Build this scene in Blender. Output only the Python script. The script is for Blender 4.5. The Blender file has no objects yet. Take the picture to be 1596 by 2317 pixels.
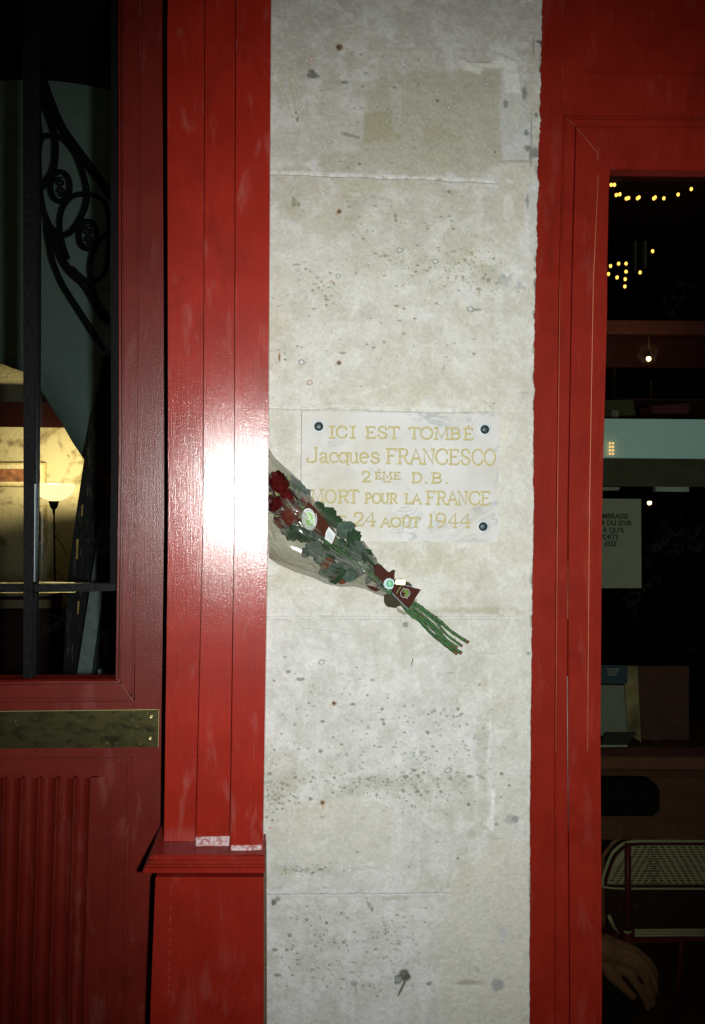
import bpy, bmesh, math, random
import numpy as np
from mathutils import Vector, Matrix
random.seed(7)
rng = np.random.default_rng(11)
scene = bpy.context.scene
COL = scene.collection

# ------------------------------------------------------------------ camera
CAM = np.array([0.0, -1.93, 1.75])
YAW, TILT, ROLL = math.radians(4.0), math.radians(1.03), math.radians(0.49)
fw = np.array([math.sin(YAW) * math.cos(TILT), math.cos(YAW) * math.cos(TILT), -math.sin(TILT)])
rt0 = np.array([math.cos(YAW), -math.sin(YAW), 0.0])
up0 = np.cross(rt0, fw)
rt = rt0 * math.cos(ROLL) + up0 * math.sin(ROLL)
up = up0 * math.cos(ROLL) - rt0 * math.sin(ROLL)
cd = bpy.data.cameras.new('camera')
cd.sensor_fit = 'VERTICAL'; cd.sensor_height = 38.2; cd.sensor_width = 26.3; cd.lens = 35.0
cd.clip_start = 0.05; cd.clip_end = 200
cam = bpy.data.objects.new('camera', cd); COL.objects.link(cam)
cam.matrix_world = Matrix(((rt[0], up[0], -fw[0], CAM[0]), (rt[1], up[1], -fw[1], CAM[1]),
                           (rt[2], up[2], -fw[2], CAM[2]), (0, 0, 0, 1)))
scene.camera = cam
# ------------------------------------------------------------------ night sky
w = bpy.data.worlds.new('World'); scene.world = w; w.use_nodes = True
nt = w.node_tree; nt.nodes.clear()
sky = nt.nodes.new('ShaderNodeTexSky'); sky.sky_type = 'NISHITA'; sky.sun_disc = False
sky.sun_elevation = math.radians(-6); sky.sun_rotation = math.radians(200)
bg = nt.nodes.new('ShaderNodeBackground'); bg.inputs[1].default_value = 0.06
wo = nt.nodes.new('ShaderNodeOutputWorld')
nt.links.new(sky.outputs[0], bg.inputs[0]); nt.links.new(bg.outputs[0], wo.inputs[0])
# ------------------------------------------------------------------ the camera's flash, beside and above the lens
fl = bpy.data.lights.new('flash', 'SPOT'); fl.energy = 176; fl.color = (0.985, 1.0, 0.965)
fl.spot_size = math.radians(84); fl.spot_blend = 1.0; fl.shadow_soft_size = 0.022
flo = bpy.data.objects.new('flash', fl); COL.objects.link(flo)
flo.location = (0.10, -1.92, 1.735)
flo.rotation_euler = Vector((0.10, 1.0, -0.05)).to_track_quat('-Z', 'Y').to_euler()
scene.view_settings.view_transform = 'Standard'; scene.view_settings.look = 'None'
scene.view_settings.gamma = 1.0; scene.view_settings.exposure = 0.0
scene.view_settings.use_curve_mapping = False
scene.cycles.max_bounces = 10; scene.cycles.transparent_max_bounces = 24
scene.cycles.sample_clamp_indirect = 3

# ------------------------------------------------------------------ measuring helpers
F = 2317 * 35 / 38.2
def P(u, v, y=0.0, k=0.0, x0=0.0):
    """point of the picture (1596 wide) on the upright plane Y = y + k (X - x0)"""
    d = fw * F + rt * (u - 798.0) + up * (1158.5 - v)
    t = (y + k * (CAM[0] - x0) - CAM[1]) / (d[1] - k * d[0])
    q = CAM + d * t
    return Vector((float(q[0]), float(q[1]), float(q[2])))

def tag(o, label=None, cat=None, group=None, kind=None):
    if label: o['label'] = label
    if cat: o['category'] = cat
    if group: o['group'] = group
    if kind: o['kind'] = kind
    return o
def thing(name, label, cat, loc=(0, 0, 0), group=None):
    o = bpy.data.objects.new(name, None); COL.objects.link(o); o.location = loc
    o.empty_display_size = 0.05
    return tag(o, label, cat, group)
def put(name, me, mat, parent=None, smooth=False):
    if mat is not None and not me.materials: me.materials.append(mat)
    o = bpy.data.objects.new(name, me); COL.objects.link(o)
    if parent is not None:
        o.parent = parent
        # world matrices of the parents are plain translations (grand-parents included)
        off = Vector((0, 0, 0)); p = parent
        while p is not None:
            off += Vector(p.location); p = p.parent
        o.location = -off
    if smooth:
        me.polygons.foreach_set('use_smooth', [True] * len(me.polygons))
    return o
def bm_done(bm, name):
    me = bpy.data.meshes.new(name); bmesh.ops.recalc_face_normals(bm, faces=bm.faces[:])
    bm.to_mesh(me); bm.free(); return me
def prism(name, pts, yf, yb, mat, parent=None, bev=0.0012, k=0.0, x0=0.0, seg=2, smooth=False):
    """outline measured in the picture, on plane yf, extruded straight back to yb"""
    bm = bmesh.new(); fr = []; bk = []
    for (u, v) in pts:
        p = P(u, v, yf, k, x0); fr.append(bm.verts.new(p))
        bk.append(bm.verts.new((p.x, yb, p.z)))
    n = len(pts)
    bm.faces.new(fr); bm.faces.new(bk[::-1])
    for i in range(n):
        bm.faces.new((fr[i], bk[i], bk[(i + 1) % n], fr[(i + 1) % n]))
    if bev:
        es = [e for e in bm.edges if e.verts[0] in fr or e.verts[1] in fr]
        bmesh.ops.bevel(bm, geom=es, offset=bev, segments=seg, affect='EDGES', clamp_overlap=True)
    return put(name, bm_done(bm, name), mat, parent)
def box(name, a, b, mat, parent=None, bev=0.0, rot=None):
    bm = bmesh.new(); bmesh.ops.create_cube(bm, size=1)
    c = [(a[i] + b[i]) / 2 for i in range(3)]; s = [abs(b[i] - a[i]) for i in range(3)]
    for vv in bm.verts: vv.co = Vector((vv.co.x * s[0], vv.co.y * s[1], vv.co.z * s[2]))
    if bev: bmesh.ops.bevel(bm, geom=bm.edges[:], offset=bev, segments=2, affect='EDGES')
    if rot: bmesh.ops.rotate(bm, verts=bm.verts, matrix=rot)
    for vv in bm.verts: vv.co += Vector(c)
    return put(name, bm_done(bm, name), mat, parent)
def catmull(pts, n=6, closed=False):
    pts = [Vector(p) for p in pts]; out = []
    m = len(pts)
    rngi = range(m if closed else m - 1)
    for i in rngi:
        p0 = pts[(i - 1) % m] if (closed or i > 0) else pts[0]
        p1 = pts[i]; p2 = pts[(i + 1) % m]
        p3 = pts[(i + 2) % m] if (closed or i + 2 < m) else pts[-1]
        for j in range(n):
            t = j / n
            out.append(0.5 * ((2 * p1) + (-p0 + p2) * t + (2 * p0 - 5 * p1 + 4 * p2 - p3) * t * t
                              + (-p0 + 3 * p1 - 3 * p2 + p3) * t ** 3))
    if not closed: out.append(pts[-1])
    return out
def tube_bm(bm, pts, rad, sides=8, closed=False, rads=None):
    pts = [Vector(p) for p in pts]; n = len(pts); rings = []
    prev = None
    for i, p in enumerate(pts):
        a = pts[(i - 1) % n] if (closed or i > 0) else p
        b = pts[(i + 1) % n] if (closed or i < n - 1) else p
        t = (b - a)
        if t.length < 1e-9: t = Vector((0, 0, 1))
        t.normalize()
        if prev is None:
            ref = Vector((0, 1, 0)) if abs(t.y) < 0.9 else Vector((1, 0, 0))
            nx = t.cross(ref).normalized()
        else:
            nx = (prev - t * prev.dot(t)).normalized()
        prev = nx; ny = t.cross(nx)
        r = rads[i] if rads else rad
        rings.append([bm.verts.new(p + (nx * math.cos(q) + ny * math.sin(q)) * r)
                      for q in [2 * math.pi * j / sides for j in range(sides)]])
    for i in range(n if closed else n - 1):
        A = rings[i]; B = rings[(i + 1) % n]
        for j in range(sides):
            bm.faces.new((A[j], A[(j + 1) % sides], B[(j + 1) % sides], B[j]))
    if not closed:
        bm.faces.new(rings[0][::-1]); bm.faces.new(rings[-1])
def tube(name, pts, rad, mat, parent=None, sides=8, closed=False, rads=None, smooth=True):
    bm = bmesh.new(); tube_bm(bm, pts, rad, sides, closed, rads)
    return put(name, bm_done(bm, name), mat, parent, smooth)
def lathe(name, prof, mat, parent=None, n=20, centre=(0, 0, 0), axis='Z'):
    bm = bmesh.new(); rings = []
    for (r, h) in prof:
        ring = []
        for j in range(n):
            a = 2 * math.pi * j / n
            q = (r * math.cos(a), r * math.sin(a), h) if axis == 'Z' else (r * math.cos(a), -h, r * math.sin(a))
            ring.append(bm.verts.new(Vector(q) + Vector(centre)))
        rings.append(ring)
    for A, B in zip(rings, rings[1:]):
        for j in range(n): bm.faces.new((A[j], A[(j + 1) % n], B[(j + 1) % n], B[j]))
    bm.faces.new(rings[0][::-1]); bm.faces.new(rings[-1])
    return put(name, bm_done(bm, name), mat, parent, True)

# ------------------------------------------------------------------ materials
class NB:
    def __init__(s, name):
        s.m = bpy.data.materials.new(name); s.m.use_nodes = True
        s.t = s.m.node_tree; s.t.nodes.clear()
        s.out = s.n('ShaderNodeOutputMaterial')
    def n(s, typ, **kw):
        nd = s.t.nodes.new(typ)
        for k_, v_ in kw.items(): setattr(nd, k_, v_)
        return nd
    def l(s, a, b): s.t.links.new(a, b)
    def coord(s): return s.n('ShaderNodeTexCoord').outputs['Object']
    def mapping(s, vec, scale=(1, 1, 1)):
        m = s.n('ShaderNodeMapping'); m.inputs['Scale'].default_value = scale
        s.l(vec, m.inputs['Vector']); return m.outputs[0]
    def noise(s, vec, scale, detail=4, rough=0.55, dist=0.0):
        m = s.n('ShaderNodeTexNoise'); m.inputs['Scale'].default_value = scale
        m.inputs['Detail'].default_value = detail; m.inputs['Roughness'].default_value = rough
        m.inputs['Distortion'].default_value = dist; s.l(vec, m.inputs['Vector']); return m.outputs[0]
    def ramp(s, fac, a, b, lo=0.0, hi=1.0):
        m = s.n('ShaderNodeMapRange'); s.l(fac, m.inputs[0])
        m.inputs[1].default_value = a; m.inputs[2].default_value = b
        m.inputs[3].default_value = lo; m.inputs[4].default_value = hi; return m.outputs[0]
    def mix(s, fac, a, b):
        m = s.n('ShaderNodeMix', data_type='RGBA')
        if isinstance(fac, (int, float)): m.inputs[0].default_value = fac
        else: s.l(fac, m.inputs[0])
        for i, q in ((6, a), (7, b)):
            if isinstance(q, tuple): m.inputs[i].default_value = (*q, 1)
            else: s.l(q, m.inputs[i])
        return m.outputs[2]
    def math(s, op, a, b=0.0):
        m = s.n('ShaderNodeMath', operation=op)
        for i, q in ((0, a), (1, b)):
            if isinstance(q, (int, float)): m.inputs[i].default_value = q
            else: s.l(q, m.inputs[i])
        return m.outputs[0]
    def bump(s, h, strength, dist, prev=None):
        m = s.n('ShaderNodeBump'); m.inputs['Strength'].default_value = strength
        m.inputs['Distance'].default_value = dist; s.l(h, m.inputs['Height'])
        if prev is not None: s.l(prev, m.inputs['Normal'])
        return m.outputs[0]
    def pbr(s, color, rough=0.5, metal=0.0, normal=None, spec=0.5, coat=0.0, coat_r=0.1, emis=None, es=0.0, trans=0.0, alpha=None, sheen=0):
        b = s.n('ShaderNodeBsdfPrincipled')
        def st(nm, q):
            if isinstance(q, tuple): b.inputs[nm].default_value = (*q, 1)
            elif isinstance(q, (int, float)): b.inputs[nm].default_value = q
            else: s.l(q, b.inputs[nm])
        st('Base Color', color); st('Roughness', rough); st('Metallic', metal); st('Specular IOR Level', spec)
        st('Coat Weight', coat); st('Coat Roughness', coat_r)
        if emis: st('Emission Color', emis); st('Emission Strength', es)
        if alpha is not None: st('Alpha', alpha)
        if normal is not None: s.l(normal, b.inputs['Normal']); s.l(normal, b.inputs['Coat Normal'])
        s.l(b.outputs[0], s.out.inputs[0]); return s.m

def red_paint(name, base, rough=0.24, streak=1.0, spec=0.5, haze=1.0, peel=1.0, coat=1.0, coat_r=0.17):
    b = NB(name); c = b.coord()
    peeln = b.noise(c, 480, 2, 0.6)
    brush = b.noise(b.mapping(c, (60, 60, 2.2)), 6.0, 4, 0.6)
    blot = b.noise(c, 9, 5, 0.6)
    specks = b.noise(c, 210, 2, 0.5)
    scar = b.noise(b.mapping(c, (1, 1, 0.25)), 26, 5, 0.62, 0.4)
    dark = tuple(q * 0.80 for q in base)
    lt = tuple(min(1, q * 1.18 + 0.004) for q in base)
    col = b.mix(b.ramp(blot, 0.30, 0.70), dark, lt)
    col = b.mix(b.ramp(brush, 0.35, 0.7, 0, 0.35), col, tuple(q * 0.6 for q in base))
    grit = b.noise(c, 620, 2, 0.7)
    col = b.mix(b.ramp(grit, .35, .65, 0, .55), col, tuple(q * .68 for q in base))
    hz = b.math('MULTIPLY', b.ramp(scar, 0.57, 0.72, 0, 0.34 * haze), b.ramp(peeln, 0.3, 0.7, 0.5, 1.0))
    col = b.mix(hz, col, (0.42, 0.20, 0.17))
    grime = b.noise(b.mapping(c, (1, 1, .35)), 15, 6, .7, .6)
    col = b.mix(b.ramp(grime, .55, .72, 0, .45), col, (base[0] * .42, base[1] * .6, base[2] * .8))
    col = b.mix(b.ramp(specks, 0.72, 0.80, 0, 0.35), col, (0.42, 0.16, 0.10))
    ro = b.math('ADD', b.ramp(b.noise(c, 22, 5), 0.3, 0.7, rough - 0.04, rough + 0.08), b.ramp(scar, 0.55, 0.7, 0, 0.12))
    n1 = b.bump(peeln, 0.55 * peel, 0.00042)
    n2 = b.bump(brush, 0.20 * streak, 0.0010, n1)
    n3 = b.bump(b.noise(c, 5, 2), 0.22, 0.004, n2)
    return b.pbr(col, ro, normal=n3, spec=spec, coat=coat, coat_r=coat_r)

RED = (0.325, 0.0150, 0.0055)
M_board = red_paint('red gloss paint on boards', RED, 0.45, spec=.10, coat=1.0, coat_r=.165)
M_plinth = red_paint('red paint on plinth', (0.262, 0.0125, 0.0050), 0.42, haze=0.4, coat=.12, spec=.15)
M_door = red_paint('darker red paint on door', (0.158, 0.0115, 0.0060), 0.42, peel=1.3, coat=.55, haze=.5, spec=.15, coat_r=.24)
M_frame = red_paint('red satin paint on shopfront', (0.235, 0.0120, 0.0042), 0.50, haze=0.35, spec=0.10, coat=0.0)
M_wear = NB('worn pale paint edge').pbr((0.30, 0.085, 0.05), 0.5)
M_gap = NB('painted gap shade').pbr((0.01, 0.008, 0.008), 0.9, spec=0.0)  # near-black colour carries the shade of gap and groove
def simple(name, col, rough=0.6, metal=0.0, nscale=40, amt=0.25, bump=0.2, bd=0.001, spec=0.4):
    b = NB(name); c = b.coord(); n = b.noise(c, nscale, 5, 0.6)
    cc = b.mix(b.ramp(n, 0.3, 0.7), tuple(q * (1 - amt) for q in col), tuple(min(1, q * (1 + amt)) for q in col))
    return b.pbr(cc, rough, metal, b.bump(n, bump, bd), spec)
M_black = simple('black painted metal', (0.005, 0.0055, 0.0055), 0.5, 0.0, 120, 0.9, 0.8, 0.001, 0.10)
M_iron = simple('black wrought iron', (0.006, 0.006, 0.006), 0.7, 0, 80, spec=0.1)
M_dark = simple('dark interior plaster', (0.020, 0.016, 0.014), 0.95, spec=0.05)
M_darkred = simple('dark red interior paint', (0.055, 0.010, 0.010), 0.7)
M_grey = simple('grey green painted soffit', (0.30, 0.38, 0.365), 0.85, 0, 30, 0.05, 0.05)
M_paper = simple('matt white paper', (0.23, 0.26, 0.22), 0.8, 0, 60, 0.05, 0.1)
M_ink = simple('black ink', (0.015, 0.013, 0.012), 0.8)
def glass(name, tint, rough=0.02):
    b = NB(name); c = b.coord()
    tr = b.n('ShaderNodeBsdfTransparent'); tr.inputs[0].default_value = (*tint, 1)
    gl = b.n('ShaderNodeBsdfGlossy'); gl.inputs['Roughness'].default_value = rough; gl.inputs[0].default_value = (0.9, 1, 1, 1)
    df = b.n('ShaderNodeBsdfDiffuse'); df.inputs[0].default_value = (0.5, 0.6, 0.62, 1)
    fr = b.n('ShaderNodeFresnel'); fr.inputs[0].default_value = 1.5
    m1 = b.n('ShaderNodeMixShader'); b.l(fr.outputs[0], m1.inputs[0]); b.l(tr.outputs[0], m1.inputs[1]); b.l(gl.outputs[0], m1.inputs[2])
    dirt = b.ramp(b.math('MULTIPLY', b.noise(c, 55, 6, 0.7, 1.5), b.ramp(b.noise(c, 7, 3), 0.42, 0.62)), 0.50, 0.72, 0, 0.010)
    m2 = b.n('ShaderNodeMixShader'); b.l(dirt, m2.inputs[0]); b.l(m1.outputs[0], m2.inputs[1]); b.l(df.outputs[0], m2.inputs[2])
    b.l(m2.outputs[0], b.out.inputs[0]); return b.m
M_glassL = glass('clear door glass', (0.90, 0.94, 0.93))
M_glassR = glass('dark tinted window glass', (0.64, 0.645, 0.595))
def emis(name, col, st):
    b = NB(name); return b.pbr((0.8, 0.7, 0.5), 0.5, emis=col, es=st)

# ================================================================== ground and street behind
def slab(name, a, b, mat, kind='structure', **kw): 
    o = box(name, a, b, mat, **kw); o['kind'] = kind; return o
bA = NB('pavement asphalt'); cA = bA.coord(); nA = bA.noise(cA, 60, 6, 0.7)
M_asph = bA.pbr(bA.mix(bA.ramp(nA, 0.3, 0.7), (0.035, 0.035, 0.036), (0.08, 0.08, 0.078)), 0.9, normal=bA.bump(nA, 0.5, 0.004))
slab('ground', (-60, -60, -0.30), (60, 60, -0.02), M_asph)
slab('pavement', (-8, -3.4, -0.15), (8, 0.12, 0.0), simple('grey granite pavement', (0.22, 0.21, 0.20), 0.8))

# ================================================================== stone pier
def vnoise(U_, V_, cell, seed, octs=4, pers=0.55):
    out = np.zeros_like(U_); amp = 1.0; tot = 0
    for o in range(octs):
        r = np.random.default_rng(seed * 31 + o); G = r.random((256, 256))
        x = U_ / cell * (2 ** o) + 17.3 * o; y = V_ / cell * (2 ** o) + 9.1 * o
        xi = np.floor(x).astype(int); yi = np.floor(y).astype(int); fx = x - xi; fy = y - yi
        fx = fx * fx * (3 - 2 * fx); fy = fy * fy * (3 - 2 * fy)
        a = G[xi % 256, yi % 256]; b = G[(xi + 1) % 256, yi % 256]
        c = G[xi % 256, (yi + 1) % 256]; d = G[(xi + 1) % 256, (yi + 1) % 256]
        out += amp * ((a * (1 - fx) + b * fx) * (1 - fy) + (c * (1 - fx) + d * fx) * fy)
        tot += amp; amp *= pers
    return out / tot
def sstep(x, a, b):
    t = np.clip((x - a) / (b - a), 0, 1); return t * t * (3 - 2 * t)

V0, V1, ST = -230.0, 2560.0, 1.75
nv = int((V1 - V0) / ST) + 1; ncol = 362
vv = np.linspace(V0, V1, nv)
edge_pts = [(-230, 1231), (70, 1228), (110, 1226), (300, 1223), (380, 1219), (560, 1216), (700, 1212), (900, 1210), (1212, 1208), (1500, 1204), (1800, 1201), (2250, 1200), (2560, 1199)]
ur = np.interp(vv, [p[0] for p in edge_pts], [p[1] for p in edge_pts])
rag = (vnoise(vv * 0 + 3.3, vv, 26, 5, 5, 0.7) - 0.5) * 11
ur = ur + rag * np.interp(vv, [0, 500, 1000, 1400, 2560], [1.0, 1.0, 0.7, 0.35, 0.3])
ul = np.interp(vv, [-230, 70, 1018, 2560], [606, 600, 593, 582])
tt = np.linspace(0, 1, ncol)
UU = ul[:, None] + tt[None, :] * (ur - ul)[:, None]
VV = np.repeat(vv[:, None], ncol, 1)
D = np.zeros_like(UU)                      # relief in metres, towards the street
n1 = vnoise(UU, VV, 120, 1); n2 = vnoise(UU, VV, 34, 2, 5, 0.62); n3 = vnoise(UU, VV, 9, 3, 3, 0.6)
n4 = vnoise(UU, VV * 3.0, 60, 4, 4)        # horizontal tooling
n5 = vnoise(UU * 3.0, VV, 60, 6, 4)        # vertical wipes
grain = rng.random(UU.shape)
C = np.zeros(UU.shape + (3,))
def lerp_col(mask, col):
    global C
    C = C * (1 - mask[..., None]) + np.array(col) * mask[..., None]
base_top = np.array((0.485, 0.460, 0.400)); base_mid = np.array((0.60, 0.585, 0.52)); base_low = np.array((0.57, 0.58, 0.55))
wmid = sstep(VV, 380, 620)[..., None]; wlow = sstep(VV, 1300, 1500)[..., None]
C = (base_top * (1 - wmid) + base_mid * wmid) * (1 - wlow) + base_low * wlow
lerp_col(sstep(n1, 0.46, 0.70) * 0.42, (0.49, 0.47, 0.375))
nM = vnoise(UU, VV * 1.3, 46, 8, 6, .72)
lerp_col(sstep(nM, .50, .68) * .38, (0.66, 0.66, 0.65)); lerp_col(sstep(nM, .48, .32) * .34, (0.49, 0.485, 0.43))
lerp_col(sstep(n2, 0.50, 0.70) * 0.50, (0.68, 0.68, 0.66))
lerp_col(sstep(n2, 0.48, 0.30) * 0.38, (0.46, 0.455, 0.40))
lerp_col(sstep(n5, 0.55, 0.75) * sstep(VV, 1400, 1520) * 0.55, (0.68, 0.69, 0.68))
lerp_col(sstep(n4, 0.55, 0.75) * (1 - sstep(VV, 1300, 1400)) * 0.30, (0.64, 0.60, 0.53))
D += (n2 - 0.5) * 0.0022 + (n3 - 0.5) * 0.0016 + (n4 - 0.5) * 0.0008

def inpoly(poly, warp=5.0, seed=21, cell=16):
    wu = UU + (vnoise(UU, VV, cell, seed, 4, 0.6) - 0.5) * 2 * warp
    wv = VV + (vnoise(UU, VV, cell, seed + 1, 4, 0.6) - 0.5) * 2 * warp
    ins = np.zeros(UU.shape, bool); n = len(poly)
    for i in range(n):
        x1, y1 = poly[i]; x2, y2 = poly[(i + 1) % n]
        if y1 == y2: continue
        cond = ((y1 > wv) != (y2 > wv)) & (wu < (x2 - x1) * (wv - y1) / (y2 - y1) + x1)
        ins ^= cond
    return ins.astype(float)
def blur(m, k=1):
    for _ in range(k):
        m = (m + np.roll(m, 1, 0) + np.roll(m, -1, 0) + np.roll(m, 1, 1) + np.roll(m, -1, 1)) / 5
    return m
def patch(poly, col, a=0.8, h=0.0, warp=5.0, seed=21, cell=16, bl=2):
    global D
    m = blur(inpoly(poly, warp, seed, cell), bl)
    lerp_col(m * a * (0.75 + 0.5 * (n2 - 0.5)), col); D += m * h
    return m
def zA(x, y): return (600.1 + x * .408, 63.8 + y * .408)
def zB(x, y): return (600.1 + x * .408, 510.7 + y * .408)
def zE(x, y): return (600.1 + x * .408, 1340.7 + y * .408)
def zF(x, y): return (587.3 + x * .408, 1787.5 + y * .408)
# upper brown-tan block face
patch([zA(*p) for p in [(560, 330), (700, 250), (1100, 235), (1310, 225), (1300, 500), (1325, 760), (1160, 812), (560, 800), (400, 795), (300, 780), (320, 700), (500, 690), (530, 600)]], (0.365, 0.345, 0.235), 0.72, -0.0006, 16, 31, 34, 20)
patch([zA(*p) for p in [(550, 480), (720, 430), (760, 620), (540, 640)]], (0.33, 0.30, 0.165), 0.7, 0, 6, 33, 20, 4)
patch([zA(*p) for p in [(880, 540), (1010, 540), (1100, 620), (880, 640)]], (0.34, 0.31, 0.18), 0.6, 0, 6, 35, 20, 5)
for q in ([(520, 350), (560, 340), (545, 600), (520, 620)], [(680, 200), (755, 340), (760, 560), (715, 590), (690, 400)], [(660, 160), (700, 160), (690, 300), (660, 260)], [(415, 420), (470, 420), (470, 470), (415, 480)]):
    patch([zA(*p) for p in q], (0.52, 0.51, 0.475), 0.6, 0.0002, 3, 41, 12, 2)
patch([zA(*p) for p in [(410, 470), (510, 472), (528, 605), (425, 585)]], (0.50, 0.475, 0.41), 0.8, 0.0009, 3, 43, 12)
lerp_col(blur(inpoly([zA(*p) for p in [(415, 578), (440, 575), (530, 602), (525, 614), (430, 596)]], 2, 44), 1) * 0.8, (0.20, 0.20, 0.18))
# bluish filler strip and cream plaster flakes on the upper right
patch([zA(*p) for p in [(1315, 225), (1420, 260), (1440, 420), (1470, 560), (1470, 730), (1320, 735), (1300, 500)]], (0.54, 0.56, 0.55), 0.85, 0.0005, 5, 51, 18)
patch([zA(*p) for p in [(1078, 165), (1140, 190), (1250, 190), (1300, 145), (1400, 190), (1420, 360), (1330, 350), (1320, 215), (1220, 225), (1190, 252), (1100, 235)]], (0.74, 0.73, 0.66), 0.95, 0.0018, 4, 53, 14)
patch([zA(*p) for p in [(1385, 395), (1440, 440), (1400, 570), (1370, 480)]], (0.60, 0.57, 0.48), 0.8, 0.0010, 4, 55, 14)
patch([zA(*p) for p in [(1310, 740), (1480, 740), (1440, 1100), (1290, 1240), (1290, 900)]], (0.56, 0.53, 0.44), 0.7, 0.0008, 5, 57, 18)
patch([zA(*p) for p in [(1345, 830), (1385, 850), (1375, 862), (1340, 856)]], (0.66, 0.65, 0.6), 0.9, 0.001, 2, 58, 10)
patch([zA(*p) for p in [(1230, 1090), (1270, 1095), (1250, 1118), (1228, 1110)]], (0.66, 0.65, 0.6), 0.9, 0.001, 2, 58, 10)
patch([zA(*p) for p in [(1450, 870), (1515, 850), (1500, 1250), (1440, 1250), (1460, 1000)]], (0.58, 0.60, 0.60), 0.7, 0.0005, 5, 59, 18)
# top greyish strip, greenish algae zones
for (cu, cv, r1, r2, a) in [(*zA(160, 970), 16, 34, .30), (*zA(470, 1010), 26, 34, .38), (*zA(465, 160), 14, 20, .4), (*zA(215, 190), 16, 12, .35), (*zA(440, 300), 34, 6, .35), (*zA(1020, 910), 30, 14, .25), (*zB(1200, 290), 60, 26, .30), (*zB(900, 230), 130, 24, .18), (*zB(380, 380), 40, 30, .16), (*zE(1180, 105), 110, 10, .55), (*zE(700, 1060), 190, 26, .30), (*zE(120, 1000), 60, 60, .25), (*zE(1210, 800), 20, 110, .30), (*zF(100, 40), 50, 20, .3), (*zF(250, 440), 60, 14, .28), (*zF(1200, 230), 32, 26, .35), (*zF(280, 800), 90, 60, .18), (*zF(760, 600), 50, 8, .5)]:
    rr = np.sqrt(((UU - cu) / r1) ** 2 + ((VV - cv) / r2) ** 2) + (n2 - 0.5) * 1.5 + (n3 - .5) * .8
    lerp_col(sstep(rr, 1.25, 0.35) * a, (0.33, 0.325, 0.20))
# chalky lighter flakes and thin raised ridges in the plaster at the right
for (pu, pv, pw, ph, pa_) in [(1150, 980, 26, 40, .7), (1175, 1110, 18, 60, .5), (1168, 1290, 34, 26, .75), (1140, 1330, 14, 30, .6), (1160, 1460, 24, 70, .55), (1185, 1610, 14, 90, .5), (1155, 1740, 26, 30, .6), (1172, 1900, 20, 60, .45), (1130, 700, 14, 60, .5), (1170, 640, 22, 50, .6), (1190, 520, 12, 60, .6), (1150, 470, 16, 30, .6), (1165, 160, 22, 40, .5), (880, 1300, 60, 16, .35), (700, 1330, 50, 20, .3), (1060, 1290, 30, 22, .55), (980, 620, 70, 30, .3), (760, 560, 60, 26, .3), (700, 1480, 50, 40, .4), (860, 1560, 60, 50, .4), (1000, 1700, 40, 70, .4), (690, 1760, 24, 60, .4), (940, 2080, 70, 26, .35), (700, 2160, 50, 26, .3)]:
    poly = [(pu + pw * math.cos(a) * random.uniform(.6, 1.2), pv + ph * math.sin(a) * random.uniform(.6, 1.2)) for a in [i * 6.283 / 9 for i in range(9)]]
    patch(poly, (0.74, 0.74, 0.72), pa_ * .8, 0.0006, 7, 81, 16, 2)
for (cu, cv, r1, r2, a) in [(900, 900, 160, 40, .22), (720, 470, 60, 60, .25), (1000, 1270, 120, 30, .25), (660, 1300, 40, 50, .25), (1060, 560, 60, 40, .22), (760, 1180, 60, 40, .2), (1150, 1250, 30, 60, .25), (850, 420, 120, 16, .3), (640, 700, 30, 90, .15), (1120, 1560, 40, 60, .2), (650, 1900, 40, 60, .2), (1000, 2000, 80, 40, .2)]:
    rr = np.sqrt(((UU - cu) / r1) ** 2 + ((VV - cv) / r2) ** 2) + (n2 - 0.5) * 2.2 + (n3 - .5) * .8
    lerp_col(sstep(rr, 1.4, 0.2) * a, (0.48, 0.44, 0.27))
# right-hand plaster zone below 900 and the lower beige plaster
ms = patch([(1130, 900), (1215, 900), (1210, 2600), (1112, 2600), (1112, 1480), (1130, 1400)], (0.585, 0.575, 0.515), 0.65, 0.0007, 4, 61, 20)
patch([zE(*p) for p in [(1238, 400), (1262, 420), (1255, 700), (1252, 1252), (1240, 1252), (1245, 700)]], (0.72, 0.73, 0.72), 0.6, 0.0012, 7, 63, 14)
patch([zF(*p) for p in [(1280, 0), (1310, 0), (1300, 240), (1240, 190), (1285, 140)]], (0.80, 0.81, 0.80), 0.85, 0.0014, 3, 65, 14)
patch([zF(*p) for p in [(1300, 270), (1190, 400), (1090, 450), (1055, 560), (1040, 690), (960, 760), (1010, 850), (960, 900), (995, 1000), (990, 1500), (1500, 1500), (1500, 270)]], (0.57, 0.55, 0.465), 0.85, 0.0012, 7, 67, 22)
patch([zF(*p) for p in [(150, 65), (560, 50), (690, 60), (725, 130), (730, 400), (690, 440), (350, 430), (200, 400), (120, 150)]], (0.60, 0.58, 0.505), 0.80, 0.0010, 7, 69, 26, 4)
for q, cc in (([(545, 52), (610, 50), (600, 100), (575, 92)], (.70, .70, .66)), ([(640, 48), (720, 60), (725, 130), (705, 90)], (.70, .70, .66)), ([(590, 400), (640, 402), (640, 430), (590, 418)], (.70, .70, .66)), ([(730, 395), (725, 450), (690, 440)], (.70, .70, .66))):
    patch([zF(*p) for p in q], cc, 0.9, 0.001, 3, 71, 10, 1)
for q in ([(365, 215), (395, 225), (410, 255), (375, 280)], [(1270, 760), (1370, 770), (1350, 800), (1290, 850)], [(1340, 935), (1380, 940), (1370, 955), (1345, 948)]):
    patch([zE(*p) for p in q], (0.70, 0.70, 0.66), 0.8, 0.0008, 3, 73, 10, 1)
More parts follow.
